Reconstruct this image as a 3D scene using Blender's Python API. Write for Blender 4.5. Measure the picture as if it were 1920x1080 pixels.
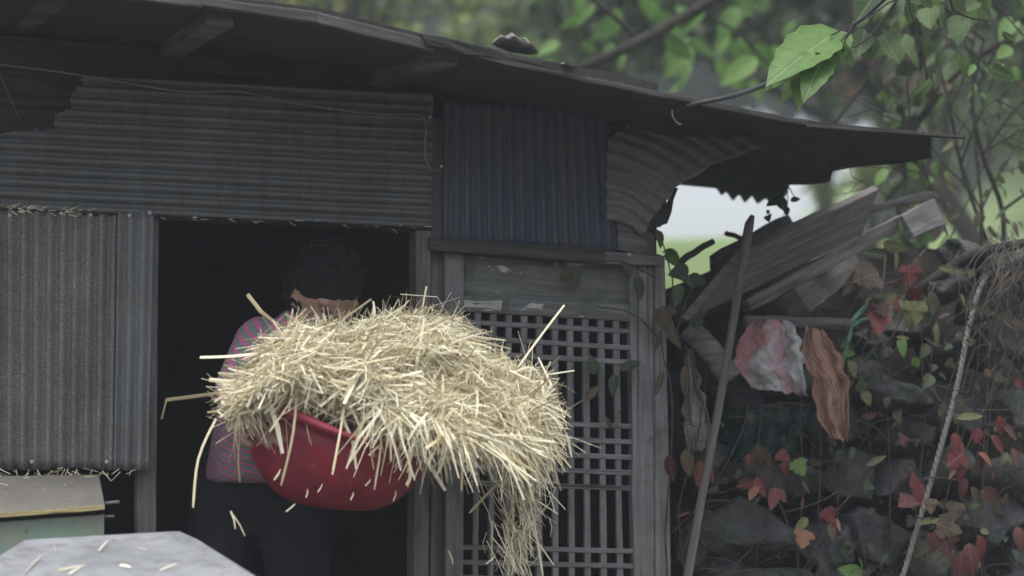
import bpy, bmesh, math, random
from mathutils import Vector, Matrix, noise
for o in list(bpy.data.objects): bpy.data.objects.remove(o)
SC = bpy.context.scene
COL = SC.collection
R = math.radians
rnd = random.Random(11)
V = Vector

# ------------------------------------------------------------------ camera
F = 4500.0                                   # focal length in photo pixels (1920 wide)
CAM = V((0, -6, .85))
PIT = math.atan(.08)
cam = bpy.data.cameras.new('camera'); camo = bpy.data.objects.new('camera', cam); COL.objects.link(camo)
camo.location = CAM; camo.rotation_euler = (R(90) + PIT, 0, 0)
cam.sensor_width = 36; cam.lens = F / 1920 * 36; cam.clip_start = .1; cam.clip_end = 400
cam.dof.use_dof = True; cam.dof.focus_distance = 5.75; cam.dof.aperture_fstop = 2.0
SC.camera = camo
# ------------------------------------------------------------------ sky, sun, exposure
SUN_EL, SUN_AZ = 70, 205                     # sun behind the left shoulder, veiled by cloud
w = bpy.data.worlds.new('World'); SC.world = w; w.use_nodes = True
nt = w.node_tree; bg = nt.nodes['Background']
sky = nt.nodes.new('ShaderNodeTexSky'); sky.sky_type = 'NISHITA'; sky.sun_disc = False
sky.sun_elevation = R(SUN_EL); sky.sun_rotation = R(SUN_AZ); sky.air_density = 1.2; sky.dust_density = 4; sky.ozone_density = 1
hs = nt.nodes.new('ShaderNodeHueSaturation'); hs.inputs['Saturation'].default_value = .42
nt.links.new(sky.outputs[0], hs.inputs['Color']); nt.links.new(hs.outputs[0], bg.inputs[0])
bg.inputs[1].default_value = .14
sl = bpy.data.lights.new('sun', 'SUN'); sl.energy = 1.5; sl.angle = R(40); sl.color = (1, .98, .95)
so = bpy.data.objects.new('sun', sl); COL.objects.link(so)
az = R(SUN_AZ); el = R(SUN_EL)
sd = V((math.sin(az) * math.cos(el), math.cos(az) * math.cos(el), math.sin(el)))
so.rotation_euler = sd.to_track_quat('Z', 'Y').to_euler(); so.location = (0, -3, 12)
SC.view_settings.view_transform = 'Standard'; SC.view_settings.look = 'None'
SC.view_settings.gamma = 1; SC.view_settings.use_curve_mapping = False
SC.view_settings.exposure = 1.0
SC.render.engine = 'CYCLES'

# ------------------------------------------------------------------ helpers
K = .3                                       # the front wall runs away to the right: Y = K * X
RX = V((1, 0, 0)); FW = V((0, math.cos(PIT), math.sin(PIT))); UP = V((0, -math.sin(PIT), math.cos(PIT)))
def ray(px, py): return FW + RX * ((px - 960) / F) + UP * ((540 - py) / F)
def at(px, py, off=0.):
    d = ray(px, py); t = (off - CAM.y + K * CAM.x) / (d.y - K * d.x)
    return CAM + d * t
def atz(px, py, z):
    d = ray(px, py); return CAM + d * ((z - CAM.z) / d.z)
def atY(px, py, Y):
    d = ray(px, py); return CAM + d * ((Y - CAM.y) / d.y)
def nz(*a): return noise.noise(V(a))
def lerp(a, b, t): return a + (b - a) * t
def interp(tab, x):
    if x <= tab[0][0]: return tab[0][1]
    for (a, b), (c, d) in zip(tab, tab[1:]):
        if x <= c: return b + (d - b) * (x - a) / (c - a)
    return tab[-1][1]

class MB:
    def __init__(s): s.v = []; s.f = []; s.uv = {}
    def add(s, co, uv=None):
        s.v.append(tuple(co))
        if uv: s.uv[len(s.v) - 1] = uv
        return len(s.v) - 1
    def grid(s, fn, nu, nv, keep=None, uvs=(1, 1)):
        idx = [[s.add(fn(i / nu, j / nv), (i / nu * uvs[0], j / nv * uvs[1])) for j in range(nv + 1)] for i in range(nu + 1)]
        for i in range(nu):
            for j in range(nv):
                if keep is None or keep((i + .5) / nu, (j + .5) / nv):
                    s.f.append((idx[i][j], idx[i + 1][j], idx[i + 1][j + 1], idx[i][j + 1]))
        return idx
    def tube(s, pts, rad, n=6, cap=True):
        pts = [V(p) for p in pts]; m = len(pts)
        if not hasattr(rad, '__len__'): rad = [rad] * m
        d = (pts[1] - pts[0]).normalized()
        a = d.orthogonal().normalized(); rings = []; L = 0
        for i, p in enumerate(pts):
            d = (pts[min(i + 1, m - 1)] - pts[max(i - 1, 0)]).normalized()
            a = (a - d * a.dot(d)).normalized(); b = d.cross(a)
            if i: L += (p - pts[i - 1]).length
            rings.append([s.add(p + (a * math.cos(q) + b * math.sin(q)) * rad[i], (L, k / n * .1)) for k, q in enumerate(2 * math.pi * k / n for k in range(n))])
        for r, t in zip(rings, rings[1:]):
            for k in range(n): s.f.append((r[k], r[(k + 1) % n], t[(k + 1) % n], t[k]))
        if cap: s.f.append(tuple(reversed(rings[0]))); s.f.append(tuple(rings[-1]))
    def box(s, lo, hi):
        i = [s.add((x, y, z)) for x in (lo[0], hi[0]) for y in (lo[1], hi[1]) for z in (lo[2], hi[2])]
        for q in ((0, 1, 3, 2), (4, 6, 7, 5), (0, 4, 5, 1), (2, 3, 7, 6), (0, 2, 6, 4), (1, 5, 7, 3)): s.f.append(tuple(i[k] for k in q))
    def mesh(s, name, mat, smooth=False):
        me = bpy.data.meshes.new(name); me.from_pydata(s.v, [], s.f); me.validate()
        if s.uv:
            ul = me.uv_layers.new(name='UVMap')
            for lp in me.loops: ul.data[lp.index].uv = s.uv.get(lp.vertex_index, (0, 0))
        if mat: me.materials.append(mat)
        if smooth: me.polygons.foreach_set('use_smooth', [True] * len(me.polygons))
        me.update(); return me
    def build(s, name, mat, parent=None, smooth=False, fix=False, **kw):
        me = s.mesh(name, mat, smooth)
        if fix:
            b = bmesh.new(); b.from_mesh(me); bmesh.ops.recalc_face_normals(b, faces=b.faces); b.to_mesh(me); b.free()
        return link(name, me, parent, **kw)
def link(name, me, parent=None, label=None, cat=None, group=None, kind=None, mat=None):
    o = bpy.data.objects.new(name, me); COL.objects.link(o)
    if parent: child(o, parent)
    if label: o['label'] = label
    if cat: o['category'] = cat
    if group: o['group'] = group
    if kind: o['kind'] = kind
    return o
WL = {}
def child(o, p):
    o.parent = p; o.matrix_parent_inverse = Matrix.Translation(-WL.get(p.name, V((0, 0, 0))))
def empty(name, loc, label, cat, group=None):
    e = link(name, None, None, label, cat, group); e.location = loc; WL[e.name] = V(loc); e.empty_display_size = .1
    return e
def mod(o, typ, **kw):
    m = o.modifiers.new(typ.title(), typ)
    for k, v in kw.items(): setattr(m, k, v)
    return m
def spline(pts, n=8):                         # Catmull-Rom through points
    pts = [V(p) for p in pts]; out = []
    for i in range(len(pts) - 1):
        a = pts[max(i - 1, 0)]; b = pts[i]; c = pts[i + 1]; d = pts[min(i + 2, len(pts) - 1)]
        for k in range(n):
            t = k / n
            out.append(.5 * ((2 * b) + (c - a) * t + (2 * a - 5 * b + 4 * c - d) * t * t + (3 * b - a - 3 * c + d) * t ** 3))
    out.append(pts[-1]); return out

# ------------------------------------------------------------------ materials
def hexc(c): return tuple(c) + (1,) if len(c) == 3 else c
class NT:
    def __init__(s, name):
        s.m = bpy.data.materials.new(name); s.m.use_nodes = True; s.t = s.m.node_tree; s.b = s.t.nodes['Principled BSDF']
    def n(s, typ, **kw):
        x = s.t.nodes.new('ShaderNode' + typ)
        for k, v in kw.items(): setattr(x, k, v)
        return x
    def l(s, a, b): s.t.links.new(a, b)
    def coord(s, kind='Object', scale=(1, 1, 1), rot=(0, 0, 0)):
        c = s.n('TexCoord'); m = s.n('Mapping'); s.l(c.outputs[kind], m.inputs[0]); m.inputs['Scale'].default_value = scale; m.inputs['Rotation'].default_value = rot
        return m.outputs[0]
    def noise(s, vec, scale, detail=5, rough=.6, dist=0):
        x = s.n('TexNoise'); s.l(vec, x.inputs['Vector']); x.inputs['Scale'].default_value = scale; x.inputs['Detail'].default_value = detail
        x.inputs['Roughness'].default_value = rough; x.inputs['Distortion'].default_value = dist; return x.outputs[0]
    def ramp(s, fac, stops):
        x = s.n('ValToRGB'); e = x.color_ramp.elements
        while len(e) < len(stops): e.new(.5)
        for q, (p, c) in zip(e, stops): q.position = p; q.color = hexc(c)
        s.l(fac, x.inputs[0]); return x.outputs[0]
    def mix(s, fac, a, b, mode='MIX'):
        x = s.n('Mix', data_type='RGBA', blend_type=mode)
        for sock, v in ((x.inputs[0], fac), (x.inputs[6], a), (x.inputs[7], b)):
            if isinstance(v, (int, float)): sock.default_value = v
            elif isinstance(v, tuple): sock.default_value = hexc(v)
            else: s.l(v, sock)
        return x.outputs[2]
    def math(s, op, a, b=0.):
        x = s.n('Math', operation=op)
        for sock, v in zip(x.inputs, (a, b)):
            if isinstance(v, (int, float)): sock.default_value = v
            else: s.l(v, sock)
        return x.outputs[0]
    def bump(s, h, strength=.4, dist=.004):
        x = s.n('Bump'); x.inputs['Strength'].default_value = strength; x.inputs['Distance'].default_value = dist
        s.l(h, x.inputs['Height']); s.l(x.outputs[0], s.b.inputs['Normal'])
    def done(s, col, rough=.8, metal=0., spec=.3):
        if isinstance(col, tuple): s.b.inputs['Base Color'].default_value = hexc(col)
        else: s.l(col, s.b.inputs['Base Color'])
        s.b.inputs['Roughness'].default_value = rough; s.b.inputs['Metallic'].default_value = metal; s.b.inputs['Specular IOR Level'].default_value = spec
        return s.m
def m_plain(name, a, b, scale=8, rough=.85, bump=.3, bd=.004, spec=.25, c=None, coord='Object', st=(1, 1, 1)):
    t = NT(name); v = t.coord(coord, st); f = t.noise(v, scale, 7, .65)
    col = t.ramp(f, [(.32, a), (.68, b)] if c is None else [(.3, a), (.5, b), (.7, c)])
    g = t.noise(v, scale * 9, 3); col = t.mix(.35, col, t.ramp(g, [(.3, (.45, .45, .45)), (.7, (1, 1, 1))]), 'MULTIPLY')
    t.bump(t.math('ADD', f, t.math('MULTIPLY', g, .4)), bump, bd); return t.done(col, rough, 0, spec)
def m_wood(name, dark, mid, light, flake=None, moss=0.):
    t = NT(name); v = t.coord('UV', (2.2, 38, 1)); f = t.noise(v, 1.6, 8, .68, .6)
    col = t.ramp(f, [(.28, dark), (.5, mid), (.72, light)])
    v2 = t.coord('UV', (5, 9, 1)); g = t.noise(v2, 1.3, 5)
    col = t.mix(.6, col, t.ramp(g, [(.3, (.45, .45, .47)), (.65, (1, 1, 1))]), 'MULTIPLY')
    ck = t.noise(t.coord('UV', (1.1, 75, 1)), 1.0, 4, .55, .3); col = t.mix(t.math('MULTIPLY', t.ramp(ck, [(.3, (1, 1, 1)), (.38, (0, 0, 0))]), .8), col, (.015, .014, .013))
    f = t.math('ADD', f, t.math('MULTIPLY', t.ramp(ck, [(.3, (0, 0, 0)), (.4, (1, 1, 1))]), .5))
    if flake:
        h = t.noise(t.coord('UV', (7, 20, 1)), 1.4, 6, .6); col = t.mix(t.ramp(h, [(.61, (0, 0, 0)), (.65, (1, 1, 1))]), col, flake)
    if moss:
        h = t.noise(t.coord('Object'), 14, 6); col = t.mix(t.math('MULTIPLY', t.ramp(h, [(.5, (0, 0, 0)), (.65, (1, 1, 1))]), moss), col, (.035, .05, .02))
    t.bump(f, .6, .003); return t.done(col, .88, 0, .2)
def m_iron(name, a, b, rust, speck=.5, rustamt=.55, blue=None, metal=.1):
    t = NT(name); v = t.coord('Object'); f = t.noise(v, 5, 8, .65)
    col = t.ramp(f, [(.3, a), (.7, b)])
    st = t.noise(t.coord('UV', (14, 1.2, 1)), 2.2, 6)
    if blue:
        bm = t.math('ADD', st, t.math('MULTIPLY', t.noise(v, 7, 5), .5)); col = t.mix(t.ramp(bm, [(.5, (0, 0, 0)), (.85, (.9, .9, .9))]), col, blue)
    rm = t.noise(v, 9, 9, .7); col = t.mix(t.math('MULTIPLY', t.ramp(rm, [(.5, (0, 0, 0)), (.66, (1, 1, 1))]), rustamt), col, rust)
    rr_ = t.noise(t.coord('UV', (30, 1.6, 1)), 1.5, 6, .65); col = t.mix(t.math('MULTIPLY', t.ramp(rr_, [(.56, (0, 0, 0)), (.68, (1, 1, 1))]), rustamt * .7), col, tuple(c * .75 for c in rust))
    g = t.noise(v, 260, 2, .5); col = t.mix(speck, col, t.ramp(g, [(.4, (.5, .48, .46)), (.62, (1.25, 1.25, 1.25))]), 'MULTIPLY')
    col = t.mix(.4, col, t.ramp(st, [(.35, (.55, .55, .55)), (.65, (1.1, 1.1, 1.1))]), 'MULTIPLY')
    t.bump(t.math('ADD', rm, t.math('MULTIPLY', g, .15)), .25, .002); return t.done(col, .62, metal, .35)
def m_leaf(name, stops, island=False, trans=.25, rough=.5, vein=True):
    t = NT(name)
    if island: r = t.n('NewGeometry').outputs['Random Per Island']
    else: r = t.n('ObjectInfo').outputs['Random']
    col = t.ramp(r, stops)
    f = t.noise(t.coord('Object'), 9 if not island else 2, 4)
    col = t.mix(.5, col, t.ramp(f, [(.3, (.55, .55, .55)), (.7, (1.2, 1.2, 1.1))]), 'MULTIPLY')
    if not island:                                    # veins and blotches
        u_ = t.n('SeparateXYZ'); t.l(t.coord('UV'), u_.inputs[0]); au = t.math('ABSOLUTE', u_.outputs[0])
        sv = t.math('SINE', t.math('MULTIPLY', t.math('SUBTRACT', u_.outputs[1], t.math('MULTIPLY', au, .9)), 46))
        vn = t.math('MAXIMUM', t.ramp(sv, [(.86, (0, 0, 0)), (1, (.7, .7, .7))]), t.ramp(au, [(.008, (1, 1, 1)), (.024, (0, 0, 0))]))
        col = t.mix(t.math('MULTIPLY', vn, .4), col, t.mix(.5, col, (.4, .42, .25)))
        bl = t.noise(t.coord('UV'), 7, 5); col = t.mix(t.math('MULTIPLY', t.ramp(bl, [(.52, (0, 0, 0)), (.66, (1, 1, 1))]), .5), col, t.mix(.6, col, (.07, .055, .03)))
        t.bump(t.math('ADD', t.math('MULTIPLY', vn, -1), bl), .5, .003)
    t.done(col, rough, 0, .35)
    tr = t.n('BsdfTranslucent'); t.l(col, tr.inputs[0]); mx = t.n('MixShader'); mx.inputs[0].default_value = trans
    out = t.t.nodes['Material Output']; t.l(t.b.outputs[0], mx.inputs[1]); t.l(tr.outputs[0], mx.inputs[2]); t.l(mx.outputs[0], out.inputs[0])
    return t.m

def m_stone(name, a, b, moss, amt):
    t = NT(name); v = t.coord('Object'); oi = t.n('ObjectInfo'); mp = t.n('Mapping'); t.l(v, mp.inputs[0]); t.l(oi.outputs['Random'], mp.inputs['Location']); v = mp.outputs[0]
    f = t.noise(v, 9, 9, .72, .4); g = t.noise(v, 42, 6, .7)
    col = t.ramp(t.math('ADD', t.math('MULTIPLY', f, .7), t.math('MULTIPLY', g, .3)), [(.36, a), (.62, b)])
    col = t.mix(.5, col, t.ramp(oi.outputs['Random'], [(0, (.5, .5, .55)), (1, (1.1, 1.05, 1)) ]), 'MULTIPLY')
    m_ = t.ramp(t.noise(v, 6, 8, .7), [(.5, (0, 0, 0)), (.62, (1, 1, 1))]); col = t.mix(t.math('MULTIPLY', m_, amt), col, moss)
    col = t.mix(t.ramp(t.noise(v, 17, 5, .6), [(.66, (0, 0, 0)), (.71, (.6, .6, .6))]), col, (.13, .135, .13))
    t.bump(t.math('ADD', f, t.math('MULTIPLY', g, .5)), 1., .03); return t.done(col, .9, 0, .25)
W_GREY = m_wood('weathered_wood', (.075, .072, .071), (.15, .146, .143), (.23, .225, .22))
W_DOOR = m_wood('door_wood', (.1, .1, .102), (.19, .19, .192), (.27, .27, .27), moss=.3)
W_PANEL = m_wood('door_panel_wood', (.08, .083, .082), (.15, .155, .152), (.21, .21, .205), flake=(.42, .42, .42), moss=.45)
W_DARK = m_wood('dark_wood', (.03, .028, .027), (.06, .057, .055), (.1, .095, .09))
W_MID = m_wood('roof_edge_wood', (.045, .042, .04), (.09, .085, .082), (.14, .134, .13))
W_BROWN = m_wood('old_plank_wood', (.05, .045, .042), (.115, .105, .1), (.2, .185, .175))
I_LEFT = m_iron('speckled_zinc', (.15, .14, .135), (.22, .21, .2), (.13, .1, .085), .75, .5)
I_BLUEGREY = m_iron('bluegrey_zinc', (.13, .14, .145), (.2, .21, .212), (.12, .095, .085), .5, .4)
I_UP = m_iron('dull_zinc', (.1, .108, .11), (.145, .152, .154), (.095, .078, .07), .3, .45)
I_BLUE = m_iron('blue_painted_zinc', (.09, .095, .1), (.14, .145, .15), (.1, .08, .07), .35, .5, blue=(.045, .062, .112))
I_BENT = m_iron('bent_zinc', (.13, .135, .135), (.2, .205, .205), (.11, .09, .08), .3, .4)
ROOF = m_plain('tar_roofing', (.02, .021, .022), (.05, .05, .05), 9, .9, .5)
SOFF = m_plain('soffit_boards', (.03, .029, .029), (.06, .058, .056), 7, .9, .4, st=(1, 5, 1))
INWALL = m_plain('darkened_mud_wall', (.03, .028, .027), (.06, .055, .05), 5, .95, .5, .01)  # inner walls darkened in colour so the doorway reads as deep shade
SOIL = m_plain('dark_soil', (.022, .019, .017), (.06, .05, .042), 12, .95, .8, .02)
STONE = m_stone('mossy_stone', (.035, .038, .038), (.125, .13, .128), (.085, .11, .06), .8)
STONE2 = m_stone('grey_stone', (.03, .033, .036), (.12, .123, .127), (.06, .075, .045), .35)
YARD = m_plain('yard_earth', (.07, .06, .05), (.16, .14, .12), 5, .95, .6, .02)
BARK = m_plain('bark', (.03, .026, .024), (.075, .065, .058), 30, .95, 1., .02, st=(1, 1, .25))
VINEST = m_plain('vine_stem', (.035, .03, .027), (.1, .085, .075), 40, .9, .4)
ROOTM = m_plain('dry_root', (.055, .048, .042), (.14, .122, .105), 40, .9, .4)

# ------------------------------------------------------------------ ground and hillside
def hill(x, y):
    s = min(max((y - 2.2) / 11.8, 0), 1); s = s * s * (3 - 2 * s)
    side = min(max((abs(x - 1.6) - 2.5) / 8, 0), 1)
    far = min(max((y - 14) / 30, 0), 1)
    return 2.8 * s + side * far * 9 + .12 * nz(x * .35, y * .35, 0) * min(1, max(0, y) * .2)
t = NT('grass_and_earth')
v = t.coord('Object'); f = t.noise(v, 1.1, 8, .7)
gr = t.ramp(f, [(.3, (.16, .23, .09)), (.7, (.27, .35, .16))]); er = t.ramp(t.noise(v, 6, 8), [(.3, (.06, .052, .045)), (.7, (.15, .13, .11))])
sx = t.n('SeparateXYZ'); t.l(v, sx.inputs[0])
mk = t.math('ADD', t.math('MULTIPLY', sx.outputs[1], .25), t.math('MULTIPLY', f, .8))
col = t.mix(t.ramp(mk, [(.55, (0, 0, 0)), (.95, (1, 1, 1))]), er, gr); t.bump(t.noise(v, 14, 6), .8, .03)
G_MAT = t.done(col, .95, 0, .15)
mb = MB()
def gy(j): return lerp(-12, 16, j / 56) if j <= 56 else 16 + 84 * ((j - 56) / 24) ** 1.6
def gx(i): u = i / 40 - 1; return 60 * (.25 * u + .75 * u ** 3)
idx = [[mb.add((gx(i), gy(j), hill(gx(i), gy(j)))) for j in range(81)] for i in range(81)]
for i in range(80):
    for j in range(80): mb.f.append((idx[i][j], idx[i + 1][j], idx[i + 1][j + 1], idx[i][j + 1]))
mb.build('ground', G_MAT, smooth=True, kind='structure')

# ------------------------------------------------------------------ boards and sheets
def slab(name, quad, off, thick, mat, parent=None, off2=None, wob=.0015, nu=None, **kw):
    """board: quad = TL,TR,BR,BL in photo pixels, long side first to second; off / off2 distance at left / right end"""
    off2 = off if off2 is None else off2
    c = [at(*quad[0], off), at(*quad[1], off2), at(*quad[2], off2), at(*quad[3], off)]
    return slab3(name, c, thick, mat, parent, wob, nu, **kw)
def slab3(name, c, thick, mat, parent=None, wob=.0015, nu=None, back=None, **kw):
    L = ((c[1] - c[0]).length + (c[2] - c[3]).length) / 2; H = ((c[3] - c[0]).length + (c[2] - c[1]).length) / 2
    n = (c[1] - c[0]).cross(c[3] - c[0]).normalized()
    if n.y < 0: n = -n
    if back: n = V(back).normalized()
    sd_ = rnd.random() * 50
    longu = L >= H
    nu = nu or max(3, min(16, int(max(L, H) / .05)))
    mb = MB(); NU, NV = (nu, 2) if longu else (2, nu)
    def fn(u, v):
        p = lerp(lerp(c[0], c[1], u), lerp(c[3], c[2], u), v)
        t_ = u if longu else v; e = (v - .5) if longu else (u - .5)
        d = (c[3] - c[0]).normalized() if longu else (c[1] - c[0]).normalized()
        return p + d * (e * 2 * wob * 1.5 * nz(t_ * 9, sd_, e * 3)) + n * (wob * nz(t_ * 5, e * 4, sd_))
    uo = rnd.random() * 20
    def uv(u, v): return (uo + u * L, uo + v * H) if longu else (uo + v * H, uo + u * L)
    a = [[mb.add(fn(i / NU, j / NV), uv(i / NU, j / NV)) for j in range(NV + 1)] for i in range(NU + 1)]
    b = [[mb.add(fn(i / NU, j / NV) + n * thick, uv(i / NU, j / NV)) for j in range(NV + 1)] for i in range(NU + 1)]
    for i in range(NU):
        for j in range(NV):
            mb.f.append((a[i][j], a[i][j + 1], a[i + 1][j + 1], a[i + 1][j])); mb.f.append((b[i][j], b[i + 1][j], b[i + 1][j + 1], b[i][j + 1]))
    for i in range(NU): mb.f.append((a[i][0], a[i + 1][0], b[i + 1][0], b[i][0])); mb.f.append((a[i][NV], b[i][NV], b[i + 1][NV], a[i + 1][NV]))
    for j in range(NV): mb.f.append((a[0][j], b[0][j], b[0][j + 1], a[0][j + 1])); mb.f.append((a[NU][j], a[NU][j + 1], b[NU][j + 1], b[NU][j]))
    o = mb.build(name, mat, parent, fix=True, **kw)
    mod(o, 'BEVEL', width=min(.003, thick * .3, min(L, H) * .2), segments=2, limit_method='ANGLE', angle_limit=R(50))
    return o
def corr(name, fn, LU, LV, mat, parent, wave='u', pitch=.032, amp=.0058, keep=None, n=V((-.0, -1, 0)), dent=.007, ph=0, res=None, edge=0.):
    """corrugated sheet over fn(u,v)->point; LU, LV sizes in metres"""
    lw, ll = (LU, LV) if wave == 'u' else (LV, LU)
    nw = max(8, int(lw / pitch * 8)); nl = res or 24
    sd_ = rnd.random() * 30; mb = MB()
    def g(u, v):
        w_, l_ = (u, v) if wave == 'u' else (v, u)
        s = math.sin(w_ * lw / pitch * 2 * math.pi + ph)
        e = edge * nz(w_ * lw * 40, sd_, 2) if l_ > .999 else 0
        uu, vv = (u, v + e) if wave == 'u' else (u + e, v)
        return fn(uu, vv) + n * (amp * s + dent * nz(u * LU * 5, v * LV * 5, sd_) + .4 * dent * nz(u * LU * 17, v * LV * 17, sd_))
    mb.grid(g, *((nw, nl) if wave == 'u' else (nl, nw)), keep=keep, uvs=(LU, LV) if wave == 'u' else (LU, LV))
    if wave == 'h' or wave == 'v': pass
    o = mb.build(name, mat, parent, smooth=True)
    mod(o, 'SOLIDIFY', thickness=.0012)
    return o
def quadfn(q, off, off2=None):
    off2 = off if off2 is None else off2
    c = [at(*q[0], off), at(*q[1], off2), at(*q[2], off2), at(*q[3], off)]
    f = lambda u, v: lerp(lerp(c[0], c[1], u), lerp(c[3], c[2], u), v)
    return f, (c[1] - c[0]).length, (c[3] - c[0]).length

# ------------------------------------------------------------------ the shed
shed = empty('shed', (0, .6, 0), 'dark old shed of corrugated sheets and grey timber with open doorway', 'shed')
# left sheet below, horizontal sheet above the doorway, blue sheet above the door
q = [(-60, 388), (258, 396), (250, 880), (-60, 880)]
f, a, b = quadfn(q, -.03); o = corr('corrugated_sheet', f, a, b, I_LEFT, shed, 'u', pitch=.0305, amp=.0072, edge=.012); o['label'] = 'brown grey speckled vertical corrugated sheet'
q = [(222, 398), (288, 399), (278, 882), (214, 882)]
f, a, b = quadfn(q, -.045); o = corr('corrugated_sheet', f, a, b, I_BLUEGREY, shed, 'u', pitch=.031, amp=.0068, ph=1.5, edge=.01); o['label'] = 'narrow bluish grey corrugated strip'
q = [(-60, 128), (812, 176), (810, 428), (-60, 388)]
f, a, b = quadfn(q, -.035)
def kp(u, v):
    px = lerp(-60, 811, u); py = lerp(lerp(128, 388, v), lerp(176, 428, v), u)
    lim = interp([(0, 252), (40, 244), (96, 240), (98, 214), (120, 205), (124, 180), (160, 128)], px) + 4 * nz(px * .09, 3, 0)
    return py > lim
o = corr('corrugated_sheet', f, a, b, I_UP, shed, 'v', pitch=.0285, amp=.0105, keep=kp, res=90, dent=.007); o['label'] = 'horizontal corrugated sheet with torn corner above doorway'
q = [(832, 190), (1142, 205), (1156, 474), (830, 450)]
f, a, b = quadfn(q, .0); o = corr('corrugated_sheet', f, a, b, I_BLUE, shed, 'u', pitch=.0275, amp=.0058); o['label'] = 'faded blue corrugated sheet above lattice door'
# bent sheet flaring out at the corner
def bent(u, v):                                  # u along ridges, v across
    lx, ly = interp([(0, 1240), (.5, 1138), (1, 1138)], v), interp([(0, 188), (.5, 262), (1, 415)], v)
    ex, ey = interp([(0, 1432), (.3, 1345), (.55, 1275), (.8, 1228), (1, 1204)], v), interp([(0, 274), (.3, 306), (.55, 345), (.8, 400), (1, 446)], v)
    o_ = lerp(-.02, lerp(-.34, -.03, v), u ** 1.4)
    return at(lerp(lx, ex, u), lerp(ly, ey, u) - 10 * math.sin(u * math.pi), o_)
o = corr('corrugated_sheet', bent, .22, .36, I_BENT, shed, 'v', pitch=.034, amp=.006, n=V((-.3, -.9, -.3)).normalized(), edge=.03); o['label'] = 'bent grey corrugated sheet curling outwards at the corner'
slab('tar_paper_scrap', [(1262, 350), (1268, 352), (1252, 420), (1208, 432)], -.02, .004, ROOF, shed, wob=.01)
slab('tar_paper_scrap', [(1225, 352), (1262, 350), (1240, 425), (1208, 432)], -.025, .004, ROOF, shed, wob=.01)
# posts and beams
slab('post', [(258, 398), (298, 398), (291, 1330), (256, 1330)], .0, .06, W_GREY, shed)
slab('post', [(780, 432), (808, 432), (802, 1480), (774, 1480)], -.03, .07, W_GREY, shed)
slab('post', [(808, 220), (833, 222), (836, 1480), (806, 1480)], .015, .06, W_GREY, shed)
slab('post', [(1228, 474), (1247, 480), (1268, 1480), (1230, 1480)], -.01, .07, W_DOOR, shed)
slab('door_beam', [(806, 443), (1135, 467), (1135, 494), (806, 468)], -.05, .06, W_DARK, shed)
slab('door_beam', [(1120, 470), (1240, 480), (1240, 497), (1120, 494)], -.035, .04, W_GREY, shed)
slab('corner_board', [(1158, 415), (1205, 425), (1222, 478), (1160, 470)], -.01, .03, W_GREY, shed)
slab('corner_board', [(1205, 425), (1228, 440), (1230, 1480), (1222, 1480)], .03, .05, W_GREY, shed)
slab('wall_board', [(-60, 60), (830, 130), (830, 250), (-60, 200)], .06, .02, W_DARK, shed)
slab('wall_board', [(-60, 196), (130, 204), (130, 275), (-60, 268)], .05, .01, W_DARK, shed)
slab('wall_board', [(820, 140), (1160, 190), (1160, 260), (820, 240)], .05, .02, W_DARK, shed)
slab('lintel', [(-60, 372), (812, 408), (812, 432), (-60, 396)], .0, .05, W_DARK, shed)
# interior walls
XL = at(-420, 600, 0).x; XR = at(1236, 600, 0).x
def wallbox(name, lo, hi, mat=INWALL):
    m = MB(); m.box(lo, hi); return m.build(name, mat, shed)
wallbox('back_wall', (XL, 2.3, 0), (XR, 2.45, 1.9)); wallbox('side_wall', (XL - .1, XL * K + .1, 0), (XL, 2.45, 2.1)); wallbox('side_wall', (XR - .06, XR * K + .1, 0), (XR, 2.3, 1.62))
slab3('front_wall', [at(-420, 128, .03), at(-60, 128, .03), at(-60, 1440, .03), at(-420, 1440, .03)], .05, W_DARK, shed)

NAIL = m_plain('nail_head', (.3, .3, .3), (.45, .45, .45), 30, .5, .1)
for x, y in ((18, 404), (170, 403), (243, 404), (281, 399), (115, 400), (60, 866), (200, 866), (806, 219), (1180, 477), (828, 312)):
    mb = MB(); p = at(x, y, -.058); r_ = .0045
    for k in range(3):
        pass
    rg = [[mb.add(p + V((math.cos(q) * r_ * c_, -.003 * h_, math.sin(q) * r_ * c_))) for q in (2 * math.pi * j / 8 for j in range(8))] for c_, h_ in ((1, 0), (1, .6), (.5, 1))]
    for a_, b_ in zip(rg, rg[1:]):
        for j in range(8): mb.f.append((a_[j], a_[(j + 1) % 8], b_[(j + 1) % 8], b_[j]))
    mb.f.append(rg[-1]); mb.build('nail', NAIL, shed, fix=True)
# lattice door
door = MB()
door = link('lattice_door', None, shed); door['label'] = 'grey wooden lattice door with solid upper panel'
child(door, shed)
def sub(*a, **k): return slab(a[0], a[1], a[2], a[3], a[4], door, **k)
sub('stile', [(834, 470), (870, 474), (868, 1480), (836, 1480)], -.004, .035, W_DOOR)
sub('stile', [(1180, 496), (1226, 498), (1229, 1480), (1196, 1480)], -.004, .035, W_DOOR)
sub('panel', [(868, 478), (1184, 498), (1184, 576), (868, 560)], .012, .015, W_PANEL)
sub('rail', [(868, 556), (1184, 570), (1186, 603), (868, 584)], .0, .03, W_PANEL)
sub('rail', [(868, 1260), (1192, 1268), (1193, 1310), (868, 1305)], .0, .03, W_DOOR)
sub('panel', [(868, 1305), (1192, 1310), (1193, 1470), (868, 1470)], .012, .015, W_PANEL)
sub('paint_flake', [(866, 562), (944, 563), (938, 578), (872, 574)], -.002, .0015, NAIL, wob=.006)
for i in range(10):
    xt = lerp(897, 1156, i / 9); xb = lerp(889, 1166, i / 9)
    sub('lattice_bar', [(xt - 6, 582 + i * 2), (xt + 6, 582 + i * 2), (xb + 6, 1262), (xb - 6, 1262)], .008, .014, W_DOOR, wob=.0008)
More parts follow.
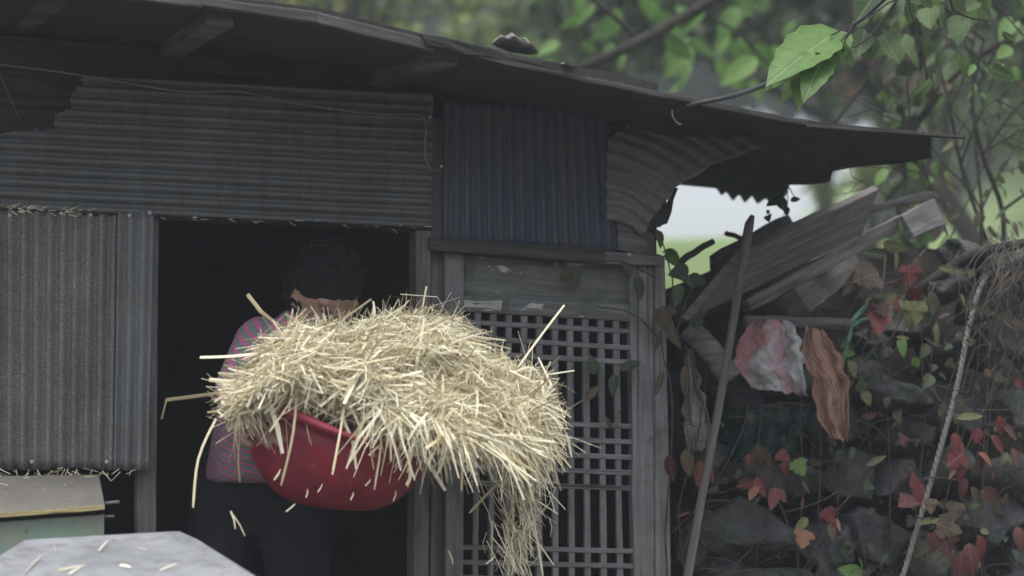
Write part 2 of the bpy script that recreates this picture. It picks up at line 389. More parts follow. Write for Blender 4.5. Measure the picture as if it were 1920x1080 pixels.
for y0, y1 in ((603, 622), (632, 653), (660, 680), (788, 800), (818, 829), (846, 858), (875, 887), (905, 916), (1026, 1034), (1054, 1062), (1083, 1090), (1112, 1118), (1200, 1204), (1230, 1233)):
    sub('lattice_bar', [(866, y0 - 4.8), (1194, y1 - 4.8), (1194, y1 + 4.8), (866, y0 + 4.8)], .004, .012, W_DOOR, wob=.0008)

# ------------------------------------------------------------------ roof
EAVE = [(-420, -88), (0, -44), (380, 2), (600, 32), (820, 88), (1000, 124), (1150, 154), (1300, 186), (1500, 226), (1640, 246), (1800, 258)]
def ev(px): return interp(EAVE, px)
def rooffn(u, v):
    px = lerp(-420, 1230, u); p = at(px, ev(px) + 5, -.62); q_ = at(px, 500, 2.2)
    return V((lerp(p.x, q_.x, v), lerp(p.y, 2.5, v), p.z + .05 * v + .004 * nz(u * 12, v * 6, 1)))
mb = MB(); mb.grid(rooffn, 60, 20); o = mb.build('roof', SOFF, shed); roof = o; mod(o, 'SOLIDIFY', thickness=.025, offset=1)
def boardz(name, px0, px1, y0, y1, off, th, mat, par):
    n_ = 10
    for i in range(n_ if False else 1):
        slab(name, [(px0, ev(px0) + y0), (px1, ev(px1) + y0), (px1, ev(px1) + y1), (px0, ev(px0) + y1)], off, th, mat, par)
WL['roof'] = V((0, 0, 0))
boardz('fascia', -200, 380, -6, 12, -.63, .03, W_MID, roof)
slab('fascia', [(376, -6), (600, 22), (600, 44), (376, 10)], -.632, .03, W_MID, roof)
slab('fascia', [(596, 22), (828, 80), (812, 98), (596, 44)], -.636, .03, W_MID, roof)
slab('roofing_felt', [(790, 62), (1046, 120), (1020, 130), (800, 84)], -.645, .02, ROOF, roof, off2=-.62, wob=.006)
slab('eave_batten', [(828, 86), (1110, 147), (1110, 156), (828, 94)], -.63, .02, W_DARK, roof)
slab('eave_batten', [(1100, 143), (1310, 185), (1310, 196), (1100, 155)], -.628, .02, W_DARK, roof)
# awning with torn rear edge on the right
REAR = [(1180, 352), (1260, 345), (1300, 350), (1344, 354), (1352, 368), (1362, 360), (1374, 378), (1386, 364), (1396, 382), (1410, 368), (1420, 384), (1436, 372), (1446, 386), (1466, 380), (1472, 366), (1478, 346), (1520, 344), (1552, 342), (1560, 336), (1561, 322), (1600, 318), (1660, 308), (1744, 297)]
def awn(u, v):
    px = lerp(1180, 1746, u); p = at(px, ev(px) + 4, -.62); r_ = atz(px, interp(REAR, px), p.z - .03)
    q_ = lerp(p, r_, v); q_.z += .01 * nz(u * 6, v * 4, 2); return q_
mb = MB(); mb.grid(awn, 150, 8); o = mb.build('awning_sheet', ROOF, shed, smooth=True); mod(o, 'SOLIDIFY', thickness=.006, offset=1); o['label'] = 'sagging dark roof sheet with torn jagged rear edge'
slab('eave_batten', [(1296, 183), (1520, 227), (1520, 237), (1296, 195)], -.63, .018, W_DARK, roof)
slab('eave_batten', [(1512, 226), (1812, 255), (1812, 260), (1512, 238)], -.632, .018, W_DARK, roof)
for (x0, y0), (x1, y1), s in (((690, 150), (812, 102), 13), ((300, 92), (388, 30), 13), ((30, 40), (90, -30), 13), ((1130, 205), (1240, 180), 8)):
    slab('rafter', [(x0, y0 - s), (x1, y1 - s), (x1, y1 + s * 1.3), (x0, y0 + s)], .0, .06, W_DARK if x0 == 1130 else W_BROWN, roof, off2=-.56)
# scraps lying on the roof edge
CLOTH_PALE = m_plain('pale_cloth', (.12, .115, .105), (.26, .25, .235), 25, .9, .8)
def crumple(name, px0, px1, yb, h, off, mat, label, cat, dep=.08):
    p0 = at(px0, yb, off); p1 = at(px1, yb + (px1 - px0) * .2, off); s = 6 / F
    mb = MB()
    def g(u, v):
        a_ = u * math.pi; rr = math.sin(a_) ** .6 if 0 < u < 1 else 0
        c_ = lerp(p0, p1, u); th = v * math.pi * 2
        return c_ + V((0, math.cos(th) * dep * rr, (math.sin(th) * .5 + .35) * h * s * rr)) * (1 + .5 * nz(u * 6, math.cos(th) * 2, math.sin(th) * 2 + off))
    mb.grid(g, 14, 14); return mb.build(name, mat, smooth=True, label=label, cat=cat)
crumple('rag', 922, 1010, 82, 20, -.5, CLOTH_PALE, 'crumpled pale rag lying on the roof edge', 'rag')
crumple('plaster_flake', 1015, 1112, 126, 9, -.55, CLOTH_PALE, 'flat whitish debris on the eave beyond the felt end', 'debris')

# ------------------------------------------------------------------ cables
BLACKR = m_plain('cable_rubber', (.03, .03, .032), (.05, .05, .052), 20, .6, .1)
GREYC = m_plain('grey_cable', (.14, .14, .14), (.2, .2, .2), 20, .7, .1)
mb = MB(); mb.tube(spline([at(x, y, o_) for x, y, o_ in ((-60, 112, -.06), (0, 121, -.05), (120, 136, -.05), (330, 170, -.05), (450, 172, -.05), (560, 195, -.05), (700, 213, -.05), (785, 216, -.05), (798, 232, -.055), (797, 270, -.06), (799, 300, -.06), (812, 319, -.06), (828, 312, -.02))]), .0028, 8)
mb.build('electric_cable', GREYC, smooth=True, label='thin grey cable strung along the upper wall and hooked over the doorway', cat='cable')
mb = MB(); mb.tube(spline([at(x, y, o_) for x, y, o_ in ((1258, 212, -.5), (1300, 196, -.64), (1380, 178, -.66), (1450, 150, -.5), (1520, 95, -.36), (1610, 40, -.3), (1700, -40, -.4))]), .0055, 8)
mb.build('hose', BLACKR, smooth=True, label='black hose rising from the eave into the leaves', cat='hose')
mb = MB(); mb.tube(spline([at(x, y, -.6) for x, y in ((1260, 205), (1262, 220), (1272, 232), (1278, 232))]), .0025, 6)
mb.build('wire_hook', GREYC, smooth=True, label='small pale wire hook hanging under the right eave', cat='hook')
mb = MB(); mb.tube([at(-40, 70, -.12), at(0, 140, -.1), at(22, 190, -.08), at(42, 235, -.04)], .001, 5)
mb.build('string', GREYC, smooth=True, label='thin string hanging at the torn sheet corner', cat='string')

# ------------------------------------------------------------------ box and bin at the left
T = NT('painted_box'); v = T.coord('Object'); f = T.noise(v, 6, 6)
c_ = T.ramp(f, [(.3, (.19, .175, .145)), (.7, (.25, .235, .195))])
g = T.noise(v, 3.2, 5, .6); c_ = T.mix(T.ramp(g, [(.44, (0, 0, 0)), (.6, (1, 1, 1))]), c_, (.13, .25, .19))
c_ = T.mix(T.ramp(T.noise(v, 60, 3), [(.62, (0, 0, 0)), (.7, (.6, .6, .6))]), c_, (.1, .09, .08)); BOXM = T.done(c_, .7, 0, .3)
LIDM = m_plain('lid_board', (.16, .15, .13), (.22, .208, .185), 8, .8, .3)
EDGE = m_plain('lid_edge', (.36, .29, .12), (.42, .36, .2), 20, .8, .3)
bx = empty('wooden_box', (at(60, 960, -.2).x, at(60, 960, -.2).y, 0), 'beige and mint painted box with sloping lid below the left sheet', 'box')
pA = at(-80, 966, -.42); pB = at(197, 946, -.42); pC = at(186, 889, -.12); pD = at(-80, 893, -.12)
slab3('lid', [pA, pB, pC, pD], .014, LIDM, bx, back=(0, .2, -1))
slab3('lid_edge', [pA + V((0, -.004, -.002)), pB + V((0, -.004, -.002)), pB + V((0, -.004, -.012)), pA + V((0, -.004, -.012))], .004, EDGE, bx)
bz = pB.z - .022; mb = MB()
b0, b1, b2, b3 = pA + V((0, .015, 0)), pB + V((-.004, .015, 0)), pC + V((-.004, -.01, 0)), pD
top = [V((p.x, p.y, p.z - .022)) for p in (b0, b1, b2, b3)]; bot = [V((p.x, p.y, .0)) for p in (b0, b1, b2, b3)]
for i in range(4):
    a_, c2 = top[i], top[(i + 1) % 4]; d2, e2 = bot[(i + 1) % 4], bot[i]; ii = [mb.add(p) for p in (a_, c2, d2, e2)]; mb.f.append(ii)
mb.build('body', BOXM, bx, fix=True)
mb = MB(); mb.tube([at(196, 944, -.3), at(224, 941, -.3)], .004, 8); mb.tube([at(196, 969, -.3), at(214, 968, -.3)], .0035, 8); mb.build('latch_pin', GREYC, bx, smooth=True)

T = NT('weathered_plastic'); v = T.coord('Object'); f = T.noise(v, 5, 8, .7)
c_ = T.ramp(f, [(.3, (.17, .18, .192)), (.55, (.265, .275, .29)), (.7, (.32, .33, .345))])
c_ = T.mix(T.ramp(T.noise(v, 22, 8, .75), [(.48, (0, 0, 0)), (.66, (.75, .75, .75))]), c_, (.12, .115, .11)); T.bump(f, .2, .004); PLAS = T.done(c_, .55, 0, .4)
bn = empty('plastic_bin', (at(200, 1060, -.9).x, at(200, 1060, -.9).y, 0), 'pale grey weathered plastic bin with chamfered lid in front', 'bin')
def lidp(x, y, o_): return at(x, y, o_)
rim = [lidp(-150, 1100, -1.05), lidp(-10, 1046, -.8), lidp(44, 1012, -.62), lidp(338, 995, -.58), lidp(372, 1010, -.64), lidp(486, 1082, -1.0), lidp(560, 1150, -1.3), lidp(-150, 1190, -1.5)]
cen = sum(rim, V((0, 0, 0))) / len(rim)
mb = MB(); rings = []
def off_ring(s, dz): return [mb.add(cen + (p - cen) * s + V((0, 0, dz))) for p in rimS]
rimS = []
for i, p in enumerate(rim):
    a_, c2 = rim[i - 1], rim[(i + 1) % len(rim)]
    for t_ in (-.12, -.04, .04, .12):
        rimS.append(lerp(p, a_, -t_) * 1 if t_ < 0 else lerp(p, c2, t_))
rr = [off_ring(s, dz) for s, dz in ((.5, .0), (.8, -.002), (.93, -.002), (.965, .002), (.985, .0), (1.0, -.012), (1.003, -.03), (.97, -.032), (.955, -.05))]
mb.f.append(list(rr[0]))
for a_, b_ in zip(rr, rr[1:]):
    n_ = len(a_)
    for i in range(n_): mb.f.append((a_[i], a_[(i + 1) % n_], b_[(i + 1) % n_], b_[i]))
mb.build('lid', PLAS, bn, smooth=True, fix=True)
mb = MB(); r0 = [mb.add(cen + (p - cen) * .95 + V((0, 0, -.035))) for p in rimS]; r1 = [mb.add(V((cen.x + (p.x - cen.x) * .85, cen.y + (p.y - cen.y) * .85, 0))) for p in rimS]
for i in range(len(r0)): mb.f.append((r0[i], r0[(i + 1) % len(r0)], r1[(i + 1) % len(r0)], r1[i]))
mb.build('tub', PLAS, bn, fix=True)

# ------------------------------------------------------------------ straw
def m_straw(name, stops):
    t = NT(name); r = t.n('NewGeometry').outputs['Random Per Island']; c = t.ramp(r, stops)
    return t.done(c, .55, 0, .35)
STRAW = m_straw('straw', [(0, (.22, .16, .085)), (.1, (.4, .32, .18)), (.3, (.6, .53, .34)), (.65, (.74, .68, .48)), (1, (.86, .82, .66))])
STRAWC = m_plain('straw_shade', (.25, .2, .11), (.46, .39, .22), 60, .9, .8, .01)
def stalk(mb, pts, w, tw=0., fl=.25):
    """flattened stalk: diamond section of width w swept along pts"""
    pts = [V(p) for p in pts]; n = len(pts); d0 = (pts[-1] - pts[0]).normalized()
    a = d0.cross(V((rnd.uniform(-1, 1), -1, rnd.uniform(-1, 1)))).normalized(); rings = []
    for i, p in enumerate(pts):
        d = (pts[min(i + 1, n - 1)] - pts[max(i - 1, 0)]).normalized(); a = (a - d * a.dot(d)).normalized(); b = d.cross(a)
        s = w * .5 * (1 if i < n - 1 else .6)
        rings.append([mb.add(p + a * s), mb.add(p + b * s * fl), mb.add(p - a * s), mb.add(p - b * s * fl)])
    for r, q in zip(rings, rings[1:]):
        for k in range(4): mb.f.append((r[k], r[(k + 1) % 4], q[(k + 1) % 4], q[k]))
    mb.f.append(tuple(reversed(rings[0]))); mb.f.append(tuple(rings[-1]))
TOP = [(398, 772), (430, 730), (470, 690), (505, 650), (530, 624), (560, 618), (640, 620), (690, 610), (720, 596), (780, 590), (850, 600), (875, 636), (900, 668), (960, 690), (1020, 722), (1062, 800)]
BOT = [(398, 786), (440, 784), (500, 774), (560, 758), (640, 752), (690, 788), (760, 812), (860, 828), (900, 828), (960, 836), (1020, 815), (1062, 810)]
def heap_pt(px, t, dep):
    tp, bt = interp(TOP, px), interp(BOT, px)
    u = (px - 398) / (1062 - 398); e = (max(0., 1 - (2 * u - 1) ** 4)) ** .5
    lump = 1 + .35 * nz(px * .012, t * 3, 4)
    bulge = math.sqrt(max(0, 1 - (2 * min(max(t, .02), .98) - 1.0) ** 2)) * .8 + .2 * t
    k_ = min(1, max(0, (t - .45) / .35)) * min(1, max(0, (px - 670) / 60)); bulge = lerp(bulge, 1.0, k_)
    return at(px, lerp(tp, bt, t), -.38 - .28 * e * bulge * lump * dep)
mb = MB()
for i in range(13500):
    px = rnd.uniform(440, 1018); t_ = rnd.random() ** .9; dep = 1 - .35 * rnd.random() ** 2
    back = rnd.random() < .16
    p = heap_pt(px, t_ if not back else rnd.uniform(0, .25), dep if not back else rnd.uniform(-.8, .6))
    flow = min(1, max(0, (px - 760) / 260))
    ang = rnd.gauss(R(lerp(14, -38, flow) + 70 * nz(px * .011, t_ * 3.2, 9)), R(22))
    if rnd.random() < .22: ang = rnd.gauss(R(62), R(15))
    L = rnd.uniform(.02, .12) * (1.8 if rnd.random() < .2 else 1)
    if t_ < .14 and not back: L *= .65; ang *= .6
    if px < 500: L *= .75
    d = V((math.cos(ang), rnd.gauss(-.05, .3), math.sin(ang))).normalized()
    bend = V((rnd.gauss(0, .012), -rnd.random() * .008, -abs(rnd.gauss(0, .02)) * (1 + flow)))
    w_ = rnd.choice((.0009, .0012, .0012, .0016, .0016, .002, .0022, .0028, .0045) if rnd.random() < .95 else (.006, .008))
    k_ = V((rnd.gauss(0, 1), rnd.gauss(0, .6), rnd.gauss(0, 1))) * L * .11; stalk(mb, [p - d * L * .5, p - d * L * .12 + k_, p + d * L * .18 - bend * .3 + k_ * .4, p + d * L * .5 + bend - k_ * .5], w_)
for i in range(290):                                # the slide pouring off on the right
    t_ = rnd.random() ** 1.3; py = lerp(800, 1075, t_); px = lerp(985, 968, t_) + rnd.gauss(0, lerp(36, 17, t_))
    p = at(px, py, rnd.uniform(-.5, -.28)); ang = rnd.gauss(R(-78), R(20 + 10 * (1 - t_)))
    L = rnd.uniform(.04, .13); d = V((math.cos(ang), rnd.gauss(0, .2), math.sin(ang))).normalized()
    stalk(mb, [p - d * L * .5, p + V((rnd.gauss(0, .006), 0, 0)), p + d * L * .5], rnd.choice((.0012, .0016, .002, .0025, .0035)))
for i in range(210):                                # fringe hanging below the rim
    px = rnd.uniform(450, 1030); px = px if rnd.random() < .4 else rnd.uniform(700, 1020); p = heap_pt(px, rnd.uniform(.8, 1), 1.1); L = rnd.uniform(.05, .15); ang = rnd.gauss(R(-88 if px < 820 else -60), R(24))
    d = V((math.cos(ang), rnd.gauss(0, .12), math.sin(ang))).normalized()
    stalk(mb, [p, p + d * L * .5 + V((rnd.gauss(0, .006), -.01, .004)), p + d * L], rnd.choice((.0012, .0016, .002, .003, .004, .006)))
for i in range(130):                                 # ends sticking up along the top
    px = rnd.uniform(430, 1050); p = heap_pt(px, rnd.uniform(0, .1), rnd.uniform(0, .8)); L = rnd.uniform(.025, .07); ang = rnd.gauss(R(70), R(40))
    d = V((math.cos(ang), rnd.gauss(0, .3), math.sin(ang))).normalized(); stalk(mb, [p - d * .02, p + d * L], rnd.choice((.001, .0014, .002, .003)))
LONG = [((426, 735, -.5), (312, 750, -.52), (303, 786, -.52), .009), ((405, 785, -.52), (372, 860, -.54), (362, 952, -.55), .005), ((455, 770, -.55), (447, 850, -.56), (450, 905, -.56), .004),
        ((560, 690, -.58), (550, 810, -.64), (527, 910, -.64), .006), ((648, 745, -.6), (636, 820, -.64), (623, 890, -.64), .006), ((585, 690, -.6), (540, 760, -.63), (505, 810, -.63), .004), ((1058, 572, -.5), (1015, 628, -.5), (970, 690, -.5), .006),
        ((464, 552, -.4), (490, 585, -.42), (525, 612, -.42), .009), ((375, 670, -.42), (430, 668, -.45), (490, 662, -.48), .008), ((392, 712, -.44), (440, 716, -.47), (480, 712, -.5), .009),
        ((700, 565, -.4), (702, 590, -.42), (690, 620, -.44), .006), ((680, 690, -.62), (715, 800, -.64), (702, 918, -.64), .006), ((765, 800, -.62), (830, 850, -.62), (895, 890, -.6), .011), ((770, 820, -.6), (805, 870, -.6), (835, 920, -.58), .011),
        ((830, 800, -.6), (835, 850, -.6), (838, 905, -.6), .007), ((1000, 800, -.5), (1030, 850, -.5), (1052, 920, -.5), .009), ((1030, 770, -.5), (1060, 810, -.48), (1072, 858, -.48), .006), ((1010, 715, -.5), (1040, 716, -.48), (1046, 718, -.48), .005),
        ((950, 890, -.5), (915, 925, -.5), (880, 962, -.5), .006), ((640, 780, -.62), (662, 830, -.63), (668, 880, -.63), .011), ((500, 740, -.58), (520, 800, -.6), (530, 850, -.6), .011), ((690, 660, -.62), (686, 690, -.63), (698, 712, -.63), .012),
        ((990, 920, -.45), (1005, 1000, -.45), (1018, 1080, -.45), .006), ((960, 950, -.45), (965, 1010, -.45), (975, 1060, -.45), .005), ((765, 850, -.62), (770, 890, -.62), (762, 910, -.62), .007), ((960, 700, -.55), (1000, 690, -.54), (1028, 735, -.52), .006)]
for a_, b_, c_, w_ in LONG: stalk(mb, spline([at(*a_), at(*b_), at(*c_)], 1 if w_ > .008 else 4), w_, fl=.2)
mb.build('straw_heap', STRAW, kind='stuff', label='big loose heap of pale yellow chopped straw spilling over the basin', cat='straw')
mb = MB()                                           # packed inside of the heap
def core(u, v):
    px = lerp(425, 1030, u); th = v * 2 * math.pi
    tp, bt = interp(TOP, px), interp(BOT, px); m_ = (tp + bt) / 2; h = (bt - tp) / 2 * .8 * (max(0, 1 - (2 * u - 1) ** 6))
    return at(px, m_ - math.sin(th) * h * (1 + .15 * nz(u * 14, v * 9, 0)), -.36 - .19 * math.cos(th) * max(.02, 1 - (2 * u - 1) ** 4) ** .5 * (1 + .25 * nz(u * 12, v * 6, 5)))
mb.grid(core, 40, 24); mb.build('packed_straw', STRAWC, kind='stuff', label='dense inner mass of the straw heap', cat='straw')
mb = MB()
lid_n = (rim[3] - rim[1]).cross(rim[5] - rim[1]).normalized()
def onlid(x, y):
    d = ray(x, y); return CAM + d * ((cen - CAM).dot(lid_n) / d.dot(lid_n)) + V((0, 0, .003))
for (x0, y0), (x1, y1), w_ in (((75, 1046), (45, 1078), .005), ((100, 1024), (104, 1040), .003), ((185, 1035), (203, 1015), .003), ((110, 1072), (160, 1062), .006), ((130, 1079), (150, 1066), .004), ((225, 1062), (245, 1066), .005), ((260, 1030), (275, 1034), .003), ((300, 1072), (330, 1060), .003)):
    a_, b_ = onlid(x0, y0), onlid(x1, y1); stalk(mb, [a_, lerp(a_, b_, .5) + V((0, 0, .001)), b_], w_)
mb.build('straw_scraps', STRAW, kind='stuff', label='few loose straws lying on the pale bin lid', cat='straw')
mb = MB()
for i in range(46):
    x = rnd.uniform(-40, 255); p = at(x, 880 + rnd.uniform(-4, 8), -.04 - rnd.random() * .02); a_ = rnd.uniform(-1, 1) * 1.3
    d = V((math.sin(a_), rnd.uniform(-.4, .1), -abs(math.cos(a_)) * .7)).normalized() * rnd.uniform(.01, .04); stalk(mb, [p, p + d], .0018)
for i in range(26):
    x = rnd.uniform(0, 185); p = at(x, lerp(896, 940, rnd.random()), -.13); p = pD + (pC - pD) * (x / 190) + (pA - pD) * rnd.uniform(.1, .9) + V((0, 0, .004))
    a_ = rnd.uniform(0, 6.3); d = V((math.cos(a_), math.sin(a_), 0)) * rnd.uniform(.01, .03); d.z = -d.y * .28 * -1; stalk(mb, [p, p + d], .0018)
for i in range(60):
    x = rnd.choice((rnd.gauss(40, 25), rnd.gauss(120, 25), rnd.uniform(300, 800))); y = interp([(0, 392), (300, 404), (812, 430)], x) + rnd.uniform(-5, 5); p = at(x, y, -.055)
    a_ = rnd.uniform(-.7, .7); d = V((math.cos(a_), 0, math.sin(a_))) * rnd.uniform(.006, .022); stalk(mb, [p, p + d], .0016)
mb.build('straw_litter', STRAW, kind='stuff', label='straw bits caught under the left sheet and on the box lid', cat='straw')
for i, (x, y, a_, l_) in enumerate(((545, 952, 40, 20), (575, 925, 80, 14), (600, 915, 60, 16), (448, 985, -60, 40), (437, 975, -75, 30), (845, 1045, -70, 24), (660, 930, 70, 14), (690, 905, 50, 14), (520, 890, 60, 20), (740, 930, 75, 18), (920, 1050, 40, 20))):
    mb = MB(); p = at(x, y, -.6); d = V((math.cos(R(a_)), 0, math.sin(R(a_)))) * l_ / 1500; stalk(mb, [p - d, p + V((.002, 0, .001)), p + d], rnd.uniform(.002, .004), fl=.3)
    mb.build('straw_chip', STRAW, label='small straw chip falling through the air below the red basin', cat='straw', group='falling straw chips')

# ------------------------------------------------------------------ red basin
T = NT('red_rubber'); v = T.coord('Object'); f = T.noise(v, 8, 6); c_ = T.ramp(f, [(.3, (.25, .022, .042)), (.7, (.34, .038, .066))])
c_ = T.mix(T.ramp(T.noise(v, 45, 5), [(.62, (0, 0, 0)), (.74, (.5, .5, .5))]), c_, (.34, .18, .16)); c_ = T.mix(.55, c_, T.ramp(T.noise(v, 14, 8, .7), [(.35, (.45, .45, .45)), (.65, (1.1, 1.1, 1.1))]), 'MULTIPLY'); T.bump(T.noise(v, 11, 5), .5, .012); RED = T.done(c_, .5, 0, .4)
prof = [(0, 0), (.07, 0), (.105, .006), (.14, .024), (.172, .056), (.2, .1), (.222, .15), (.236, .19), (.228, .19), (.212, .15), (.19, .1), (.162, .06), (.13, .032), (.1, .016), (0, .012)]
bas = empty('basin', at(675, 950, -.38), 'large red rubber basin heaped with straw and held against the body', 'basin')
BT = Matrix.Translation(at(624, 950, -.36)) @ Matrix.Rotation(R(6), 4, 'Y') @ Matrix.Rotation(R(5), 4, 'X')
def lathe(prof_, n=48, sq=None):
    mb = MB(); rg = []
    for r_, z_ in prof_:
        rg.append([mb.add(BT @ V((r_ * 1.08 * math.cos(q), r_ * .92 * math.sin(q), z_ + (.018 * math.sin(2 * q + .6) + .014 * math.sin(3 * q + 2)) * (z_ / .2) ** 2)) * 1.0 if False else BT @ V((r_ * (1.0 + .035 * math.sin(3 * q + 1) * z_ / .2) * math.cos(q), r_ * (.93 + .03 * math.sin(2 * q) * z_ / .2) * math.sin(q), z_ + (.018 * math.sin(2 * q + .6) + .014 * math.sin(3 * q + 2)) * (z_ / .2) ** 2))) for q in (2 * math.pi * k / n for k in range(n))] if r_ > 0 else [mb.add(BT @ V((0, 0, z_)))] * n)
    for a_, b_ in zip(rg, rg[1:]):
        for k in range(n):
            fc = []
            for i in (a_[k], a_[(k + 1) % n], b_[(k + 1) % n], b_[k]):
                if i not in fc: fc.append(i)
            mb.f.append(fc)
    return mb
lathe(prof).build('bowl', RED, bas, smooth=True, fix=True)
lathe([(.2335, .186), (.262, .198), (.27, .204), (.271, .212), (.262, .219), (.25, .219), (.24, .212), (.2335, .2), (.2335, .186)]).build('rim', RED, bas, smooth=True, fix=True)

# ------------------------------------------------------------------ person
def capsules(chains, seg=10, ring=12):
    mb = MB()
    for pts, rad in chains:
        pp = spline(pts, 5); rr_ = []
        for i in range(len(pts) - 1):
            for k in range(5): rr_.append(lerp(rad[i], rad[i + 1], k / 5))
        rr_.append(rad[-1])
        d0 = (pp[0] - pp[1]).normalized(); d1 = (pp[-1] - pp[-2]).normalized()
        P = [pp[0] + d0 * rr_[0] * .9, pp[0] + d0 * rr_[0] * .6] + pp + [pp[-1] + d1 * rr_[-1] * .6, pp[-1] + d1 * rr_[-1] * .9]
        Q = [rr_[0] * .35, rr_[0] * .8] + rr_ + [rr_[-1] * .8, rr_[-1] * .35]
        mb.tube(P, Q, ring)
    return mb
def ell(mb, c, r, M=None, n=10):
    b = bmesh.new(); bmesh.ops.create_icosphere(b, subdivisions=3, radius=1); o_ = len(mb.v)
    for vv in b.verts:
        p = V((vv.co.x * r[0], vv.co.y * r[1], vv.co.z * r[2]))
        if M: p = M @ p
        mb.add(c + p)
    for ff in b.faces: mb.f.append([vv.index + o_ for vv in ff.verts])
    b.free()
def remeshed(mb, name, mat, parent, vox, sm=6, **kw):
    o = mb.build(name, mat, parent, smooth=True, **kw); m = mod(o, 'REMESH', mode='VOXEL', voxel_size=vox, use_smooth_shade=True); mod(o, 'SMOOTH', factor=.5, iterations=sm); return o
SKIN = m_plain('skin', (.25, .15, .11), (.34, .215, .165), 14, .6, .15)
HAIRM = m_plain('dark_hair', (.007, .007, .0075), (.018, .017, .017), 60, .8, 1., .01, .1)
NAVY = m_plain('dark_trousers', (.006, .007, .011), (.013, .015, .021), 12, .9, .3)
SHOE = m_plain('rubber_shoe', (.02, .02, .02), (.04, .04, .04), 12, .6, .2)
pel = at(488, 905, .12); wai = at(494, 800, .04); che = at(522, 690, -.06); nek = at(566, 612, -.1); hed = at(611, 553, -.15)
shR = at(490, 642, -.04); elR = at(440, 745, -.15); haR = at(474, 792, -.45)
shL = at(650, 640, -.12); elL = at(735, 745, -.12); haL = at(815, 815, -.28)
def leg(sx):
    h = pel + V((sx * .085, .0, -.04)); k = V((pel.x + sx * .11, pel.y - .1, .42)); a_ = V((pel.x + sx * .11, pel.y + .0, .07)); return h, k, a_
person = empty('person', (pel.x, pel.y, 0), 'woman in pink and green striped shirt carrying the basin of straw through the doorway', 'person')
HM = (Matrix.Rotation(R(32), 3, 'Z') @ Matrix.Rotation(R(30), 3, 'X'))    # head turned to the right, chin down
fwd = HM @ V((0, -1, 0)); hup = HM @ V((0, 0, 1)); hrt = HM @ V((1, 0, 0))
def hp(x, y, z): return hed + hrt * x + fwd * y + hup * z
ch = [([pel, wai, che, nek], [.1, .1, .1, .05]), ([nek, hp(0, -.02, -.06)], [.045, .05]),
      ([shL, che, shR], [.05, .09, .05]), ([shR, elR, lerp(elR, haR, .85)], [.048, .036, .024]), ([shL, elL, lerp(elL, haL, .85)], [.048, .036, .024])]
for s in (-1, 1):
    h, k, a_ = leg(s); ch += [([h, k, a_], [.085, .055, .036]), ([a_, a_ + V((0, -.1, -.035)), a_ + V((0, -.17, -.045))], [.038, .034, .024])]
mb = capsules(ch)
ell(mb, hed, (.074, .09, .108), HM); ell(mb, hp(0, .02, -.06), (.052, .062, .05), HM)      # skull, jaw
ell(mb, hp(0, .092, -.022), (.011, .016, .024), HM); ell(mb, hp(0, .1, -.036), (.015, .012, .01), HM)   # nose
for s in (-1, 1):
    ell(mb, hp(s * .034, .07, .012), (.022, .014, .008), HM); ell(mb, hp(s * .032, .07, -.03), (.022, .016, .016), HM); ell(mb, hp(s * .076, -.005, -.015), (.01, .02, .03), HM)
ell(mb, hp(0, .083, -.066), (.022, .008, .006), HM); ell(mb, hp(0, .076, -.09), (.018, .014, .014), HM)
def hand(mb, base, target, palm_n, spread):
    d = (target - base).normalized(); sp = d.cross(palm_n).normalized()
    mb2 = [([base, base + d * .05], [.026, .032])]
    for i, (o_, l_) in enumerate(((-.03, .062), (-.01, .075), (.01, .07), (.029, .055))):
        b0 = base + d * .06 + sp * o_; mb2.append(([b0, b0 + d * l_ * .45 + palm_n * .006, b0 + d * l_ * .75 + palm_n * .022, b0 + d * l_ * .9 + palm_n * .04], [.0095, .009, .0085, .0075]))
    b0 = base + d * .015 - sp * .03; mb2.append(([b0, b0 - sp * .022 + d * .025 + palm_n * .01, b0 - sp * .02 + d * .055 + palm_n * .03], [.011, .0105, .009]))
    return mb2
hd = hand(None, lerp(elR, haR, .85), haR + V((.02, -.01, 0)), V((.5, 0, -.85)).normalized(), 1) + hand(None, lerp(elL, haL, .85), haL, V((-.3, 0, .9)).normalized(), 1)
hm = capsules(hd); o_ = len(mb.v); mb.v += hm.v; mb.f += [tuple(i + o_ for i in f_) for f_ in hm.f]; mb.uv = {}
remeshed(mb, 'body', SKIN, person, .0055, 3)
EYE = m_plain('eye', (.02, .015, .012), (.03, .02, .02), 5, .2, 0)
for s in (-1, 1):
    mb = MB(); ell(mb, hp(s * .033, .081, -.006), (.014, .006, .0045), HM); mb.build('eye', EYE, person, smooth=True)
# hair: curly perm of many small locks over the skull
mb = MB(); ell(mb, hp(0, -.006, .034), (.081, .093, .086), HM); ell(mb, hp(0, -.03, .0), (.08, .075, .095), HM)
for i in range(560):
    z_ = rnd.uniform(-.75, 1); a_ = rnd.uniform(0, 2 * math.pi); r_ = math.sqrt(1 - z_ * z_); x_, y_ = r_ * math.cos(a_), r_ * math.sin(a_)
    if y_ > .25 and z_ < .38: continue
    p = hp(x_ * .082, y_ * .092 - .014, z_ * .104 + .012); ax = V((rnd.gauss(0, 1), rnd.gauss(0, 1), rnd.gauss(0, 1))).normalized(); bx_ = ax.orthogonal().normalized(); rr0 = rnd.uniform(.007, .013)
    cx_ = ax.cross(bx_); mb.tube([p + (bx_ * math.cos(q) + cx_ * math.sin(q)) * rr0 + ax * .004 * q for q in (0, .9, 1.8, 2.7, 3.6, 4.5)], [.0035, .0042, .0045, .0045, .004, .0025], 5)
mb.uv = {}; mb.build('hair', HAIRM, person, smooth=True)
